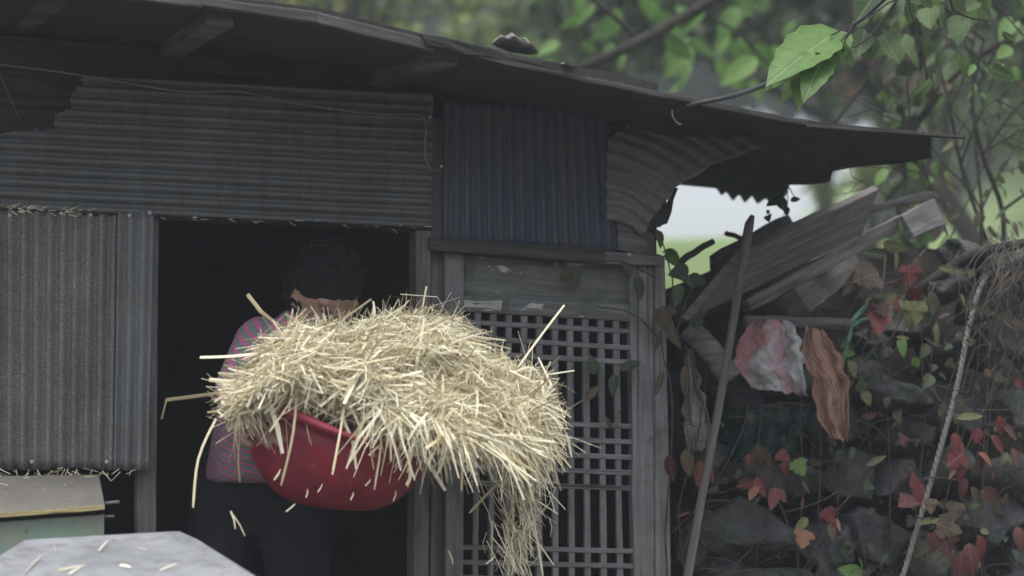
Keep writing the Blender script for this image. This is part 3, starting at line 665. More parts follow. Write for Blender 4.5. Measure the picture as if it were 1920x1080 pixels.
# striped shirt
T = NT('striped_shirt'); ax = (nek - pel).normalized()
tc = T.coord('Object'); dp = T.n('VectorMath', operation='DOT_PRODUCT'); T.l(tc, dp.inputs[0]); dp.inputs[1].default_value = ax
wv = T.math('SINE', T.math('ADD', T.math('MULTIPLY', dp.outputs['Value'], 2 * math.pi / .0165), T.math('MULTIPLY', T.noise(tc, 7, 2), 3.)))
c_ = T.ramp(wv, [(.35, (.19, .225, .2)), (.6, (.56, .12, .3))]); c_ = T.mix(.4, c_, T.ramp(T.noise(tc, 30, 4), [(.3, (.6, .6, .6)), (.7, (1, 1, 1))]), 'MULTIPLY')
T.bump(T.math('ADD', T.noise(tc, 9, 2, .5, 1.5), T.math('MULTIPLY', T.noise(tc, 28, 3), .4)), .6, .016); SHIRT = T.done(c_, .9, 0, .15)
hem = pel + V((-.01, 0, .0))
sh = [([hem, wai, che, lerp(che, nek, .75)], [.132, .122, .12, .07]), ([shL, che + V((0, 0, .01)), shR], [.064, .105, .066]), ([shR, lerp(shR, elR, .5), lerp(shR, elR, .92)], [.066, .062, .056]), ([shL, lerp(shL, elL, .5), lerp(shL, elL, .92)], [.066, .062, .056])]
mb = capsules(sh); mb.uv = {}
for i, p in enumerate(mb.v):                         # a level hem
    p = V(p)
    if p.z < pel.z - .0: mb.v[i] = (p.x, p.y, pel.z - .0 + .02 * (p.z - pel.z))
remeshed(mb, 'shirt', SHIRT, person, .008, 4)
tr = [([pel + V((-.05, 0, .03)), pel + V((.05, 0, .03))], [.1, .1]), ([pel + V((0, 0, .05)), pel + V((0, 0, -.06))], [.122, .105])]
for s in (-1, 1):
    h, k, a_ = leg(s); tr.append(([h, k, a_ + V((0, 0, .06))], [.09, .075, .065]))
mb = capsules(tr); mb.uv = {}; remeshed(mb, 'trousers', NAVY, person, .01, 4)
for s in (-1, 1):
    h, k, a_ = leg(s); mb = capsules([([a_ + V((0, .03, -.03)), a_ + V((0, -.08, -.03)), a_ + V((0, -.18, -.035))], [.045, .042, .032])]); mb.uv = {}
    mb.v = [(x, y, max(z, .004)) for x, y, z in mb.v]; mb.build('shoe', SHOE, person, smooth=True)

# ------------------------------------------------------------------ stone wall on the right
def bank(u, v):
    px = lerp(1245, 2080, u); tp = interp([(1245, 640), (1300, 560), (1420, 520), (1560, 475), (1700, 462), (1850, 490), (2080, 470)], px)
    py = lerp(tp, 1560, v); return at(px, py, .46 - .1 * min(1, v * 2.5) - .16 * v + .05 * nz(u * 14, v * 9, 3))
mb = MB(); mb.grid(bank, 60, 40)
idx0 = len(mb.v)
def bank2(u, v):
    p = bank(u, 0); return p + V((0, v * 1.1, -.05 * v + .05 * nz(u * 9, v * 4, 8)))
mb.grid(bank2, 60, 8); mb.build('earth_bank', SOIL, smooth=True, kind='structure')
stw = empty('stone_wall', at(1600, 1450, .1), 'dark mossy dry stone wall overgrown with creepers on the right', 'wall')
def stone(px, py, rx, ry, off, mat, sd_):
    c = at(px, py, off); s = (6 + off + K * c.x) / F; b = bmesh.new(); bmesh.ops.create_icosphere(b, subdivisions=4, radius=1)
    rz = rnd.uniform(-.25, .25); M = Matrix.Rotation(rz, 3, 'Y'); planes = []
    for k in range(15):
        n_ = V((rnd.gauss(0, 1), rnd.gauss(-.2, 1), rnd.gauss(0, 1))).normalized(); planes.append((n_, rnd.uniform(.5, .84)))
    for vv in b.verts:
        p = vv.co.copy(); p = V([math.copysign(abs(q_) ** .8, q_) for q_ in p])
        for n_, d_ in planes:
            e = p.dot(n_) - d_
            if e > 0: p -= n_ * e
        p *= 1 + .16 * nz(p.x * 1.7 + sd_, p.y * 1.7, p.z * 1.7) + .07 * nz(p.x * 5, p.y * 5 + sd_, p.z * 5) + .035 * nz(p.x * 13, p.y * 13 + sd_, p.z * 13)
        vv.co = M @ V((p.x * rx * s * 1.22, p.y * .13, p.z * ry * s * 1.2))
    me = bpy.data.meshes.new('stone'); b.to_mesh(me); b.free(); me.materials.append(mat); me.polygons.foreach_set('use_smooth', [True] * len(me.polygons))
    o = link('stone', me, stw); o.location = c
STN = [(1405, 1000, 82, 66, .02, 0), (1310, 1010, 40, 60, .12, 1), (1540, 1030, 60, 52, .08, 1), (1460, 1105, 90, 50, .0, 0), (1640, 1010, 62, 70, .1, 1), (1740, 1045, 55, 45, .06, 0), (1830, 985, 75, 60, .08, 1), (1930, 1020, 60, 70, .1, 0), (1880, 900, 70, 55, .1, 1),
       (1780, 880, 60, 50, .12, 0), (1680, 900, 55, 45, .12, 1), (1590, 900, 62, 50, .12, 0), (1500, 900, 58, 45, .14, 1), (1400, 880, 62, 48, .16, 0), (1320, 880, 45, 55, .18, 1), (1440, 800, 70, 45, .2, 1), (1560, 800, 60, 48, .16, 1), (1690, 740, 78, 34, .08, 1), (1690, 810, 65, 42, .14, 0),
       (1800, 780, 60, 50, .14, 1), (1890, 770, 65, 55, .16, 0), (1620, 720, 55, 45, .18, 0), (1760, 670, 60, 48, .18, 1), (1860, 660, 55, 50, .2, 0), (1930, 660, 50, 50, .2, 1), (1780, 540, 48, 26, .12, 1), (1700, 610, 60, 45, .2, 0), (1850, 560, 60, 45, .2, 1), (1930, 560, 50, 45, .2, 0), (1640, 640, 45, 35, .24, 1),
       (1820, 480, 55, 24, .16, 1), (1900, 490, 50, 30, .2, 0), (1560, 1110, 60, 45, .05, 0), (1660, 1110, 60, 48, .05, 1), (1790, 1110, 70, 45, .05, 0), (1900, 1110, 60, 45, .05, 1), (1350, 1100, 50, 45, .08, 1), (1480, 720, 60, 40, .28, 0), (1380, 760, 55, 45, .26, 1)]
for i, (x, y, rx, ry, o_, k) in enumerate(STN): stone(x, y, rx, ry, o_, (STONE, STONE2)[k], i * 3.7)
for r_ in range(3):
    for i in range(7): stone(1300 + i * 105 + rnd.uniform(-25, 25) + r_ * 40, 1210 + r_ * 95, 64, 58, .06, (STONE, STONE2)[(i + r_) % 2], 200 + i + r_ * 9)

# ------------------------------------------------------------------ loose planks, pole, log, sacks, rope
def plank(quad, off, off2, th, mat, label, name='plank', cat='plank', wob=.004):
    return slab(name, quad, off, th, mat, None, off2=off2, wob=wob, label=label, cat=cat)
plank([(1400, 470), (1648, 354), (1618, 440), (1290, 602)], -.08, .22, .022, W_BROWN, 'wide weathered plank leaning up to the right, front of the pile')
plank([(1400, 560), (1692, 402), (1700, 424), (1410, 584)], .03, .3, .03, W_BROWN, 'narrow grey plank just below the wide front plank')
plank([(1690, 402), (1752, 370), (1776, 420), (1716, 446)], .2, .3, .03, W_GREY, 'short square ended board at the top right of the plank pile')
plank([(1630, 382), (1750, 358), (1752, 374), (1632, 400)], .34, .4, .03, W_DARK, 'dark narrow beam end behind the square ended board')
plank([(1340, 478), (1480, 402), (1500, 440), (1340, 540)], .16, .3, .02, W_DARK, 'dark plank behind the wide front plank near the pole')
plank([(1490, 540), (1600, 470), (1620, 505), (1520, 584)], .06, .4, .06, W_BROWN, 'thick timber stub pointing down under the plank pile')
plank([(1240, 545), (1420, 470), (1420, 560), (1270, 610)], .2, .26, .02, W_DARK, 'shadowed plank at the left of the pile by the doorpost')
def pole(name, pts, r0, r1, mat, label, cat, n=10):
    mb = MB(); P = spline([at(*p) for p in pts], 8); mb.tube([p + V((nz(i * .3, 1, 5), 0, nz(i * .3, 4, 1))) * .003 for i, p in enumerate(P)], [lerp(r0, r1, i / (len(P) - 1)) for i in range(len(P))], n)
    return mb.build(name, mat, smooth=True, label=label, cat=cat)
pole('crossbar', [(1395, 602, .02), (1500, 606, .04), (1602, 610, .06)], .016, .018, W_BROWN, 'horizontal pole under the planks that carries the sacks', 'pole')
pole('stick', [(1270, 496, .1), (1300, 474, .1), (1338, 452, .1)], .01, .008, W_DARK, 'short dark stick poking up against the pale gap', 'stick')
pole('stick', [(1360, 436, .3), (1390, 446, .3), (1440, 450, .3)], .007, .007, W_DARK, 'small dark twig lying on the plank pile left end', 'stick')
mb = MB(); P = [at(x, y, o_) for x, y, o_ in ((1411, 404, -.1), (1405, 420, -.1), (1398, 460, -.11), (1388, 520, -.12), (1372, 620, -.14), (1345, 780, -.16), (1318, 920, -.18), (1290, 1080, -.2), (1265, 1240, -.22), (1250, 1400, -.24))]
mb.tube(P, [.006, .012, .0135, .0115, .0105, .0105, .011, .0115, .012, .012], 12); mb.build('wooden_pole', W_BROWN, smooth=True, label='long thin grey pole leaning upright in front of the planks', cat='pole')
mb = MB(); P = spline([at(1292, 618, .04), at(1330, 655, .0), at(1372, 712, -.03)], 8); mb.tube([p + V((0, 0, .004 * nz(i, 2, 3))) for i, p in enumerate(P)], [.03 + .003 * nz(i * .7, 0, 0) for i in range(len(P))], 14)
mb.build('log', m_plain('split_log', (.08, .07, .062), (.24, .22, .2), 16, .9, .9, .01, st=(1, 1, 4)), smooth=True, label='split grey log lying behind the leaning pole', cat='log')
def cloth(name, left, right, off, mat, label, cat, fold=5, amp=.012, top_back=.04, nu=40, nv=30):
    mb = MB()
    def g(u, v):
        lx, ly = interp([(a_, b_) for a_, b_, c in left], v), interp([(a_, c) for a_, b_, c in left], v); rx_, ry_ = interp([(a_, b_) for a_, b_, c in right], v), interp([(a_, c) for a_, b_, c in right], v)
        d = amp * math.sin(u * fold * 2 * math.pi + 1.5 * nz(u * 2, v * 2, 1)) * (.35 + .65 * v) + amp * 1.6 * nz(u * 3.5, v * 2.5, off) + .03 * abs(nz(u * 3.5 + v * 2, v * 3 - u, off * 9 + 3)) + .014 * abs(nz(u * 8 - v * 5, v * 6, 3)) + .004 * nz(u * 17, v * 15, 3)
        b_ = top_back * max(0, 1 - v / .14) ** 2
        return at(lerp(lx, rx_, u) + 7 * nz(v * 9, u * 2, 5), lerp(ly, ry_, u) + 7 * nz(u * 9, v * 3, 7), off + d + b_ - .03 * math.sin(min(1, v * 2) * math.pi / 2))
    mb.grid(g, nu, nv, uvs=(1, 1)); o = mb.build(name, mat, smooth=True, label=label, cat=cat); mod(o, 'SOLIDIFY', thickness=.002); return o
T = NT('pink_white_sack'); uvc = T.coord('UV'); sx = T.n('SeparateXYZ'); T.l(uvc, sx.inputs[0]); nn = T.noise(uvc, 2.6, 3)
pk = T.math('ADD', T.math('SUBTRACT', .62, T.math('MULTIPLY', sx.outputs[0], 1.1)), T.math('SUBTRACT', T.math('MULTIPLY', nn, 2.2), T.math('ADD', T.math('MULTIPLY', sx.outputs[1], .6), .55)))
c_ = T.mix(T.ramp(pk, [(.42, (0, 0, 0)), (.62, (1, 1, 1))]), T.ramp(T.noise(uvc, 9, 7), [(.3, (.17, .17, .17)), (.65, (.36, .36, .355))]), T.ramp(nn, [(.3, (.2, .085, .09)), (.7, (.33, .19, .19))]))
dx = T.math('ABSOLUTE', T.math('SUBTRACT', sx.outputs[0], .66)); c_ = T.mix(T.ramp(T.math('ADD', dx, T.math('MULTIPLY', nn, .5)), [(.24, (.7, .7, .7)), (.42, (0, 0, 0))]), c_, (.36, .17, .22))
c_ = T.mix(T.ramp(T.noise(uvc, 40, 4), [(.6, (0, 0, 0)), (.72, (.7, .7, .7))]), c_, (.12, .12, .11)); SACK1 = T.done(c_, .8, 0, .3)
cloth('sack', [(0, 1418, 598), (.12, 1400, 612), (.35, 1384, 645), (.6, 1372, 688), (.8, 1396, 708), (1, 1408, 728)], [(0, 1478, 602), (.12, 1492, 618), (.35, 1502, 650), (.6, 1506, 690), (1, 1514, 742)], -.03, SACK1, 'pink and dirty white woven sack draped over the crossbar', 'sack', 1.7, .02)
ORG = m_plain('orange_tarp', (.2, .112, .085), (.36, .215, .165), 9, .75, .3)
cloth('tarp_piece', [(0, 1510, 612), (.25, 1500, 665), (.5, 1522, 712), (.8, 1532, 785), (1, 1558, 822)], [(0, 1545, 622), (.25, 1576, 668), (.5, 1592, 718), (.8, 1592, 790), (1, 1590, 828)], -.03, ORG, 'faded orange tarp piece hanging beside the pink sack', 'tarp', 1.6, .016)
RAG = m_plain('dirty_rag', (.13, .12, .105), (.26, .245, .22), 14, .9, .4)
cloth('rag', [(0, 1284, 650), (.4, 1280, 730), (.8, 1282, 805), (1, 1290, 850)], [(0, 1300, 660), (.4, 1316, 730), (.8, 1334, 800), (1, 1328, 842)], .06, RAG, 'grey brown rag hanging between doorpost and pole', 'rag', 1.5, .012)
TEAL = m_plain('teal_net', (.012, .03, .026), (.03, .06, .053), 18, .9, .6)
cloth('net', [(0, 1370, 752), (.5, 1362, 800), (1, 1365, 862)], [(0, 1520, 770), (.5, 1505, 820), (1, 1480, 868)], .12, TEAL, 'dark teal netting bunched below the pink sack', 'net', 3, .04)
RIBM = m_plain('green_ribbon', (.1, .27, .21), (.17, .38, .3), 30, .35, .2)
mb = MB()
for pts_, w_ in ((((1634, 566), (1616, 582), (1594, 606)), .011), (((1628, 596), (1612, 602), (1598, 612)), .01), (((1594, 606), (1596, 618), (1590, 640), (1584, 665), (1580, 694)), .009)):
    RB = spline([at(x, y, -.03 + .01 * k) for k, (x, y) in enumerate(pts_)], 6); b0 = len(mb.v)
    for i, p in enumerate(RB):
        q_ = w_ * math.sin(math.pi * (.12 + .8 * i / (len(RB) - 1))); mb.add(p + V((-q_ * .5, .004 * math.sin(i * .9), q_ * .3))); mb.add(p + V((q_ * .5, -.004 * math.sin(i * .9), -q_ * .3)))
    for i in range(len(RB) - 1): mb.f.append((b0 + 2 * i, b0 + 2 * i + 1, b0 + 2 * i + 3, b0 + 2 * i + 2))
o = mb.build('ribbon', RIBM, smooth=True, label='shiny mint green plastic ribbon tied to the crossbar end', cat='ribbon'); mod(o, 'SOLIDIFY', thickness=.001)
ROPEM = m_plain('rope_fibre', (.16, .155, .15), (.3, .295, .285), 60, .9, .5)
mb = MB(); P = spline([at(x, y, o_) for x, y, o_ in ((1880, 500, .12), (1846, 524, .02), (1820, 600, -.02), (1792, 735, -.03), (1752, 880, -.05), (1702, 1050, -.06), (1660, 1200, -.08), (1640, 1420, -.1))], 60)
for s in range(3): mb.tube([p + (V((1, .0, .25)) * math.cos(i * .42 + s * 2.094) + V((0, 1, 0)) * math.sin(i * .42 + s * 2.094)) * .0038 for i, p in enumerate(P)], .0042, 6)
mb.build('rope', ROPEM, smooth=True, label='thick twisted grey rope hanging down the stone wall', cat='rope')

# ------------------------------------------------------------------ leaves
def leafmesh(kind, mat, sd_):
    r_ = random.Random(sd_); mb = MB()
    if kind == 'lobed':                               # three-lobed creeper leaf
        out = [(0, 0), (.16, .05), (.3, .02), (.42, .16), (.52, .34), (.36, .42), (.3, .5), (.34, .62), (.24, .66), (.16, .82), (0, 1)]
        pts = [(x, y) for x, y in out] + [(-x, y) for x, y in reversed(out[1:-1])]
        def z(x, y): return .18 * abs(x) - .18 * (y - .4) ** 2 + .04 * math.sin(x * 9 + sd_) + .03 * math.sin(y * 8)
        c = mb.add((0, .38, z(0, .38)), (0, .38)); ids = [mb.add((x * (1 + r_.uniform(-.08, .08)), y * (1 + r_.uniform(-.03, .03)), z(x, y)), (x, y)) for x, y in pts]
        for i in range(len(ids)): mb.f.append((c, ids[i], ids[(i + 1) % len(ids)]))
    else:
        wd = {'ovate': .235, 'narrow': .14, 'round': .34}[kind]; n = 11; cu = r_.uniform(.1, .35); tw = r_.uniform(-.3, .3)
        rows = []
        for i in range(n + 1):
            t_ = i / n; h = wd * (math.sin(math.pi * t_ ** .75)) ** .8 if 0 < t_ < 1 else .004
            h *= (1 + (.07 if i % 2 else -.05)) if kind != 'narrow' else 1
            zc = -cu * t_ * t_; q = tw * t_
            rows.append([mb.add((-h, t_ - .03, zc + .3 * h + q * h), (-h, t_)), mb.add((0, t_, zc), (0, t_)), mb.add((h, t_ - .03, zc + .3 * h - q * h), (h, t_))])
        for a_, b_ in zip(rows, rows[1:]):
            mb.f.append((a_[0], a_[1], b_[1], b_[0])); mb.f.append((a_[1], a_[2], b_[2], b_[1]))
    return mb.mesh('leaf', mat, smooth=True)
L_GREEN = m_leaf('green_leaf', [(0, (.06, .13, .03)), (.5, (.095, .2, .045)), (1, (.15, .26, .065))], trans=.35)
L_MIDG = m_leaf('midgreen_leaf', [(0, (.03, .065, .018)), (.5, (.05, .1, .028)), (1, (.085, .14, .045))], trans=.35)
L_DARK = m_leaf('dark_leaf', [(0, (.02, .035, .018)), (.6, (.045, .065, .03)), (1, (.08, .085, .045))])
L_RED = m_leaf('red_leaf', [(0, (.1, .014, .02)), (.6, (.17, .03, .038)), (1, (.26, .075, .08))])
L_MAROON = m_leaf('maroon_leaf', [(0, (.06, .018, .022)), (1, (.12, .035, .04))])
L_ORANGE = m_leaf('orange_leaf', [(0, (.2, .07, .045)), (1, (.3, .14, .09))])
L_YELLOW = m_leaf('yellow_leaf', [(0, (.08, .09, .035)), (1, (.17, .175, .075))])
L_BROWN = m_leaf('brown_leaf', [(0, (.06, .042, .028)), (1, (.14, .1, .068))])
LM = {}
for cname, mt in (('green', L_GREEN), ('midgreen', L_MIDG), ('dark', L_DARK), ('red', L_RED), ('maroon', L_MAROON), ('orange', L_ORANGE), ('yellow', L_YELLOW), ('brown', L_BROWN)):
    for kd in ('ovate', 'narrow', 'round', 'lobed'): LM[cname, kd] = [leafmesh(kd, mt, s) for s in range(3)]
def leaf(parent, colr, kind, base, tip, tilt=None):
    """leaf object from base point to tip point"""
    y = tip - base; L = y.length; y.normalize()
    view = V((rnd.gauss(0, .45), -1, rnd.gauss(.35, .45))).normalized() if tilt is None else tilt
    x = y.cross(view); x.normalize(); z = x.cross(y)
    M = Matrix((x, y, z)).transposed().to_4x4() @ Matrix.Scale(L, 4); M.translation = base
    o = bpy.data.objects.new('leaf', rnd.choice(LM[colr, kind])); COL.objects.link(o); o.parent = parent
    o.matrix_parent_inverse = Matrix.Translation(-WL.get(parent.name, V((0, 0, 0)))); o.matrix_basis = M
    return o
def pxleaf(parent, colr, kind, x, y, size, ang, off):
    size *= .88 if parent.name.startswith('creeper') else 1
    """leaf whose middle is at pixel x,y; size in pixels; ang direction of the tip in degrees, 0 right, 90 up"""
    b = at(x - math.cos(R(ang)) * size / 2, y + math.sin(R(ang)) * size / 2, off); t_ = at(x + math.cos(R(ang)) * size / 2, y - math.sin(R(ang)) * size / 2, off - rnd.uniform(-.01, .03))
    return leaf(parent, colr, kind, b, t_)
def vine(label, base, name='creeper', cat='vine'): return empty(name, base, label, cat)
def stems(v_, paths, r0=.0028, mat=VINEST):
    mb = MB()
    for p in paths:
        P = spline([at(*q_) for q_ in p], 6); mb.tube([q_ + V((nz(i * .6, 2, k), nz(i * .6, k, 7), nz(k, i * .6, 3))) * .006 for k, (i, q_) in enumerate(enumerate(P))], [lerp(r0, r0 * .5, i / len(P)) for i in range(len(P))], 5)
    return mb.build('stem', mat, v_, smooth=True)
# creeper on the doorpost
c1 = vine('green and brown creeper climbing the doorpost beside the lattice door', at(1255, 1400, -.05))
stems(c1, [[(1262, 1400, 0), (1250, 1000, -.03), (1262, 760, -.03), (1240, 640, -.05), (1262, 540, -.05), (1240, 450, -.05), (1225, 420, -.05)], [(1262, 640, -.04), (1290, 560, -.05), (1310, 520, -.06)], [(1240, 640, -.05), (1190, 590, -.05), (1120, 575, -.05)], [(1230, 520, -.05), (1160, 490, -.07), (1090, 500, -.07)]])
for x, y, s, a_, cl, kd in ((1238, 448, 40, -60, 'dark', 'round'), (1262, 486, 46, -70, 'green', 'round'), (1285, 520, 52, -30, 'dark', 'ovate'), (1308, 525, 42, -10, 'dark', 'round'), (1270, 555, 50, -100, 'dark', 'ovate'), (1272, 510, 44, 200, 'dark', 'round'), (1305, 600, 50, -80, 'dark', 'lobed'), (1258, 470, 30, 160, 'green', 'round'), (1247, 600, 60, -80, 'brown', 'lobed'), (1262, 630, 58, -70, 'brown', 'ovate'), (1235, 640, 46, -100, 'brown', 'narrow'), (1078, 520, 62, 70, 'dark', 'ovate'), (1062, 512, 40, 60, 'brown', 'ovate'), (1112, 684, 40, 100, 'dark', 'round'), (1182, 684, 48, 30, 'dark', 'ovate'), (1150, 722, 44, -100, 'dark', 'ovate'), (1112, 735, 42, 40, 'brown', 'ovate'), (1143, 796, 36, -60, 'yellow', 'narrow'), (1166, 768, 18, -90, 'red', 'lobed'), (1060, 783, 22, -40, 'red', 'narrow'), (1180, 500, 44, -80, 'brown', 'lobed'), (1200, 540, 50, -70, 'dark', 'ovate'), (1205, 470, 40, 20, 'brown', 'ovate'), (1290, 870, 60, -80, 'brown', 'ovate'), (1310, 890, 58, -100, 'orange', 'ovate'), (1258, 880, 60, -85, 'maroon', 'ovate'), (1282, 712, 60, -95, 'brown', 'narrow'), (1235, 720, 60, -110, 'brown', 'narrow'), (1335, 890, 40, -90, 'orange', 'narrow'), (1280, 965, 30, 200, 'maroon', 'narrow')):
    pxleaf(c1, cl, kd, x, y, s, a_, -.06 if x > 1210 else -.03)
# red creeper in the middle of the wall
c2 = vine('creeper with orange and red leaves over the big mossy stone', at(1500, 1300, -.05))
stems(c2, [[(1520, 1300, 0), (1500, 1080, -.03), (1470, 960, -.06), (1430, 900, -.06), (1420, 860, -.05)], [(1470, 960, -.06), (1540, 940, -.05), (1600, 900, -.04)], [(1420, 950, -.05), (1330, 940, -.05), (1260, 1000, -.04)], [(1500, 1080, -.03), (1570, 960, -.05), (1640, 880, -.02)]])
for x, y, s, a_, cl, kd in ((1398, 908, 40, 200, 'red', 'ovate'), (1412, 922, 44, -110, 'orange', 'ovate'), (1426, 914, 44, -70, 'red', 'ovate'), (1450, 936, 48, -100, 'red', 'ovate'), (1468, 930, 38, -50, 'orange', 'ovate'), (1404, 862, 24, -90, 'red', 'round'), (1424, 848, 40, 100, 'brown', 'lobed'), (1470, 856, 34, -40, 'red', 'lobed'), (1472, 878, 30, -90, 'red', 'round'), (1500, 878, 42, -60, 'green', 'lobed'), (1440, 862, 38, -70, 'brown', 'ovate'), (1504, 946, 24, -100, 'orange', 'narrow'), (1502, 985, 40, -130, 'yellow', 'ovate'), (1506, 1012, 44, -100, 'orange', 'lobed'), (1556, 968, 40, -60, 'red', 'lobed'), (1560, 995, 36, -90, 'brown', 'ovate'), (1572, 984, 28, -70, 'orange', 'narrow'), (1645, 862, 50, 30, 'yellow', 'narrow'), (1512, 915, 34, -60, 'brown', 'narrow'), (1545, 1062, 40, -70, 'brown', 'ovate'), (1596, 1072, 46, 160, 'green', 'round'), (1616, 1056, 26, 90, 'green', 'narrow'), (1500, 1022, 26, -90, 'brown', 'round')):
    pxleaf(c2, cl, kd, x, y, s, a_, -.1)
# dark red creeper at the right
c3 = vine('creeper with clustered dark red leaves beside the hanging rope', at(1830, 1300, -.05))
stems(c3, [[(1850, 1300, 0), (1840, 1050, -.05), (1800, 900, -.06), (1830, 800, -.05), (1870, 720, -.03), (1890, 640, 0)], [(1800, 900, -.06), (1730, 900, -.07), (1690, 960, -.06)], [(1840, 990, -.06), (1780, 975, -.08), (1700, 970, -.08)]])
for x, y, s, a_, cl, kd in ((1877, 800, 46, -80, 'red', 'ovate'), (1832, 818, 36, -100, 'red', 'round'), (1793, 832, 46, -80, 'red', 'ovate'), (1806, 838, 36, -60, 'orange', 'narrow'), (1872, 834, 50, -50, 'red', 'ovate'), (1895, 810, 48, -40, 'maroon', 'ovate'), (1905, 860, 46, -70, 'maroon', 'ovate'), (1790, 862, 48, -140, 'red', 'lobed'), (1802, 884, 46, -95, 'red', 'ovate'), (1838, 872, 56, -80, 'maroon', 'ovate'), (1850, 858, 42, -30, 'orange', 'ovate'), (1786, 886, 30, -120, 'orange', 'narrow'), (1804, 918, 50, -110, 'maroon', 'ovate'), (1714, 902, 40, 100, 'red', 'ovate'), (1722, 928, 54, -95, 'red', 'ovate'), (1700, 942, 40, -150, 'maroon', 'lobed'), (1745, 950, 36, -90, 'brown', 'lobed'), (1840, 1030, 60, -80, 'red', 'ovate'), (1775, 1025, 60, -80, 'maroon', 'lobed'), (1752, 1018, 54, -100, 'maroon', 'ovate'), (1820, 1050, 70, -85, 'maroon', 'ovate'), (1800, 1065, 60, -95, 'maroon', 'round'), (1790, 960, 46, -100, 'brown', 'lobed'), (1830, 930, 44, -60, 'brown', 'ovate'), (1780, 990, 60, -20, 'brown', 'lobed'), (1760, 975, 60, 170, 'yellow', 'narrow'), (1826, 948, 22, 10, 'yellow', 'round'), (1848, 996, 22, 0, 'yellow', 'round'), (1735, 978, 24, 200, 'yellow', 'narrow'), (1822, 780, 60, 10, 'yellow', 'narrow'), (1910, 722, 24, -60, 'red', 'round'), (1912, 1010, 50, -80, 'maroon', 'ovate'), (1745, 1010, 30, -70, 'red', 'narrow'), (1860, 930, 50, -30, 'maroon', 'round')):
    pxleaf(c3, cl, kd, x, y, s, a_, -.13)
# creeper hanging over the wall top
c4 = vine('mixed green yellow and red creeper hanging over the upper stone wall', at(1680, 1200, .05))
stems(c4, [[(1740, 460, .1), (1700, 520, .0), (1690, 600, -.02), (1640, 680, 0), (1625, 760, 0), (1640, 900, .02)], [(1800, 470, .1), (1740, 560, .02), (1730, 640, .02), (1760, 740, .02)], [(1700, 520, 0), (1640, 540, 0), (1600, 560, 0)], [(1660, 480, .1), (1640, 600, .02), (1560, 700, 0), (1520, 860, 0)]])
for x, y, s, a_, cl, kd in ((1706, 518, 50, -90, 'red', 'lobed'), (1716, 556, 40, -80, 'red', 'lobed'), (1648, 608, 48, -90, 'red', 'lobed'), (1654, 580, 40, -70, 'maroon', 'lobed'), (1636, 572, 30, -110, 'maroon', 'round'), (1680, 570, 30, -60, 'red', 'ovate'), (1714, 590, 62, -95, 'yellow', 'lobed'), (1706, 608, 40, -70, 'yellow', 'ovate'), (1662, 560, 44, 200, 'yellow', 'ovate'), (1754, 564, 34, -60, 'yellow', 'ovate'), (1806, 562, 24, -70, 'yellow', 'narrow'), (1756, 628, 48, -90, 'yellow', 'narrow'), (1680, 464, 56, -20, 'yellow', 'ovate'), (1640, 476, 50, 170, 'dark', 'narrow'), (1682, 490, 40, -80, 'yellow', 'narrow'), (1690, 428, 34, 80, 'green', 'ovate'), (1726, 500, 46, -60, 'brown', 'ovate'), (1788, 506, 60, -10, 'yellow', 'narrow'), (1622, 520, 60, 200, 'brown', 'lobed'), (1600, 530, 50, -120, 'brown', 'ovate'), (1592, 662, 28, 0, 'green', 'round'), (1600, 690, 34, -60, 'yellow', 'round'), (1612, 722, 28, 80, 'yellow', 'round'), (1626, 746, 30, -60, 'yellow', 'round'), (1636, 716, 26, 20, 'dark', 'round'), (1626, 668, 26, 40, 'dark', 'round'), (1694, 632, 30, 0, 'yellow', 'narrow'), (1692, 650, 40, -80, 'green', 'ovate'), (1718, 680, 26, -60, 'green', 'round'), (1640, 640, 30, 190, 'brown', 'narrow'), (1770, 590, 30, 30, 'brown', 'narrow')):
    pxleaf(c4, cl, kd, x, y, s, a_, -.06)
c5 = vine('shadowy small leaved ivy filling the gaps of the stone wall', at(1650, 1350, .1), 'ivy')
stems(c5, [[(1300 + i * 62, 1150, .05), (1290 + i * 62 + rnd.uniform(-30, 30), 960, .02), (1310 + i * 62 + rnd.uniform(-30, 30), 800 - i * 14, .03), (1330 + i * 62, 660 - i * 14 + rnd.uniform(-40, 40), .06)] for i in range(10)], .003)
for i in range(270):
    x = rnd.choice((rnd.uniform(1330, 1915), rnd.uniform(1560, 1915))); y = rnd.uniform(interp([(1330, 780), (1500, 760), (1600, 560), (1900, 470)], x), 1085)
    if y > 945 and x < 1560 and rnd.random() < .75: continue
    pxleaf(c5, rnd.choice(('dark', 'dark', 'dark', 'dark', 'maroon', 'dark', 'dark', 'brown')), rnd.choice(('ovate', 'lobed', 'round', 'narrow')), x, y, rnd.uniform(9, 25), rnd.uniform(-150, -20), rnd.uniform(-.07, .08))
c6 = vine('few dark leaves dangling below the torn roof sheet against the sky', at(1470, 345, .15))
stems(c6, [[(1470, 340, .2), (1478, 365, .16), (1470, 405, .14)], [(1478, 350, .2), (1495, 375, .15)]], .0018)
for x, y, s, a_ in ((1452, 378, 30, 190), (1468, 384, 34, -60), (1492, 374, 22, 20), (1440, 398, 10, -90), (1440, 407, 8, -90), (1475, 396, 20, -80), (1460, 366, 30, -120)): pxleaf(c6, 'dark', 'round', x, y, s, a_, .14)
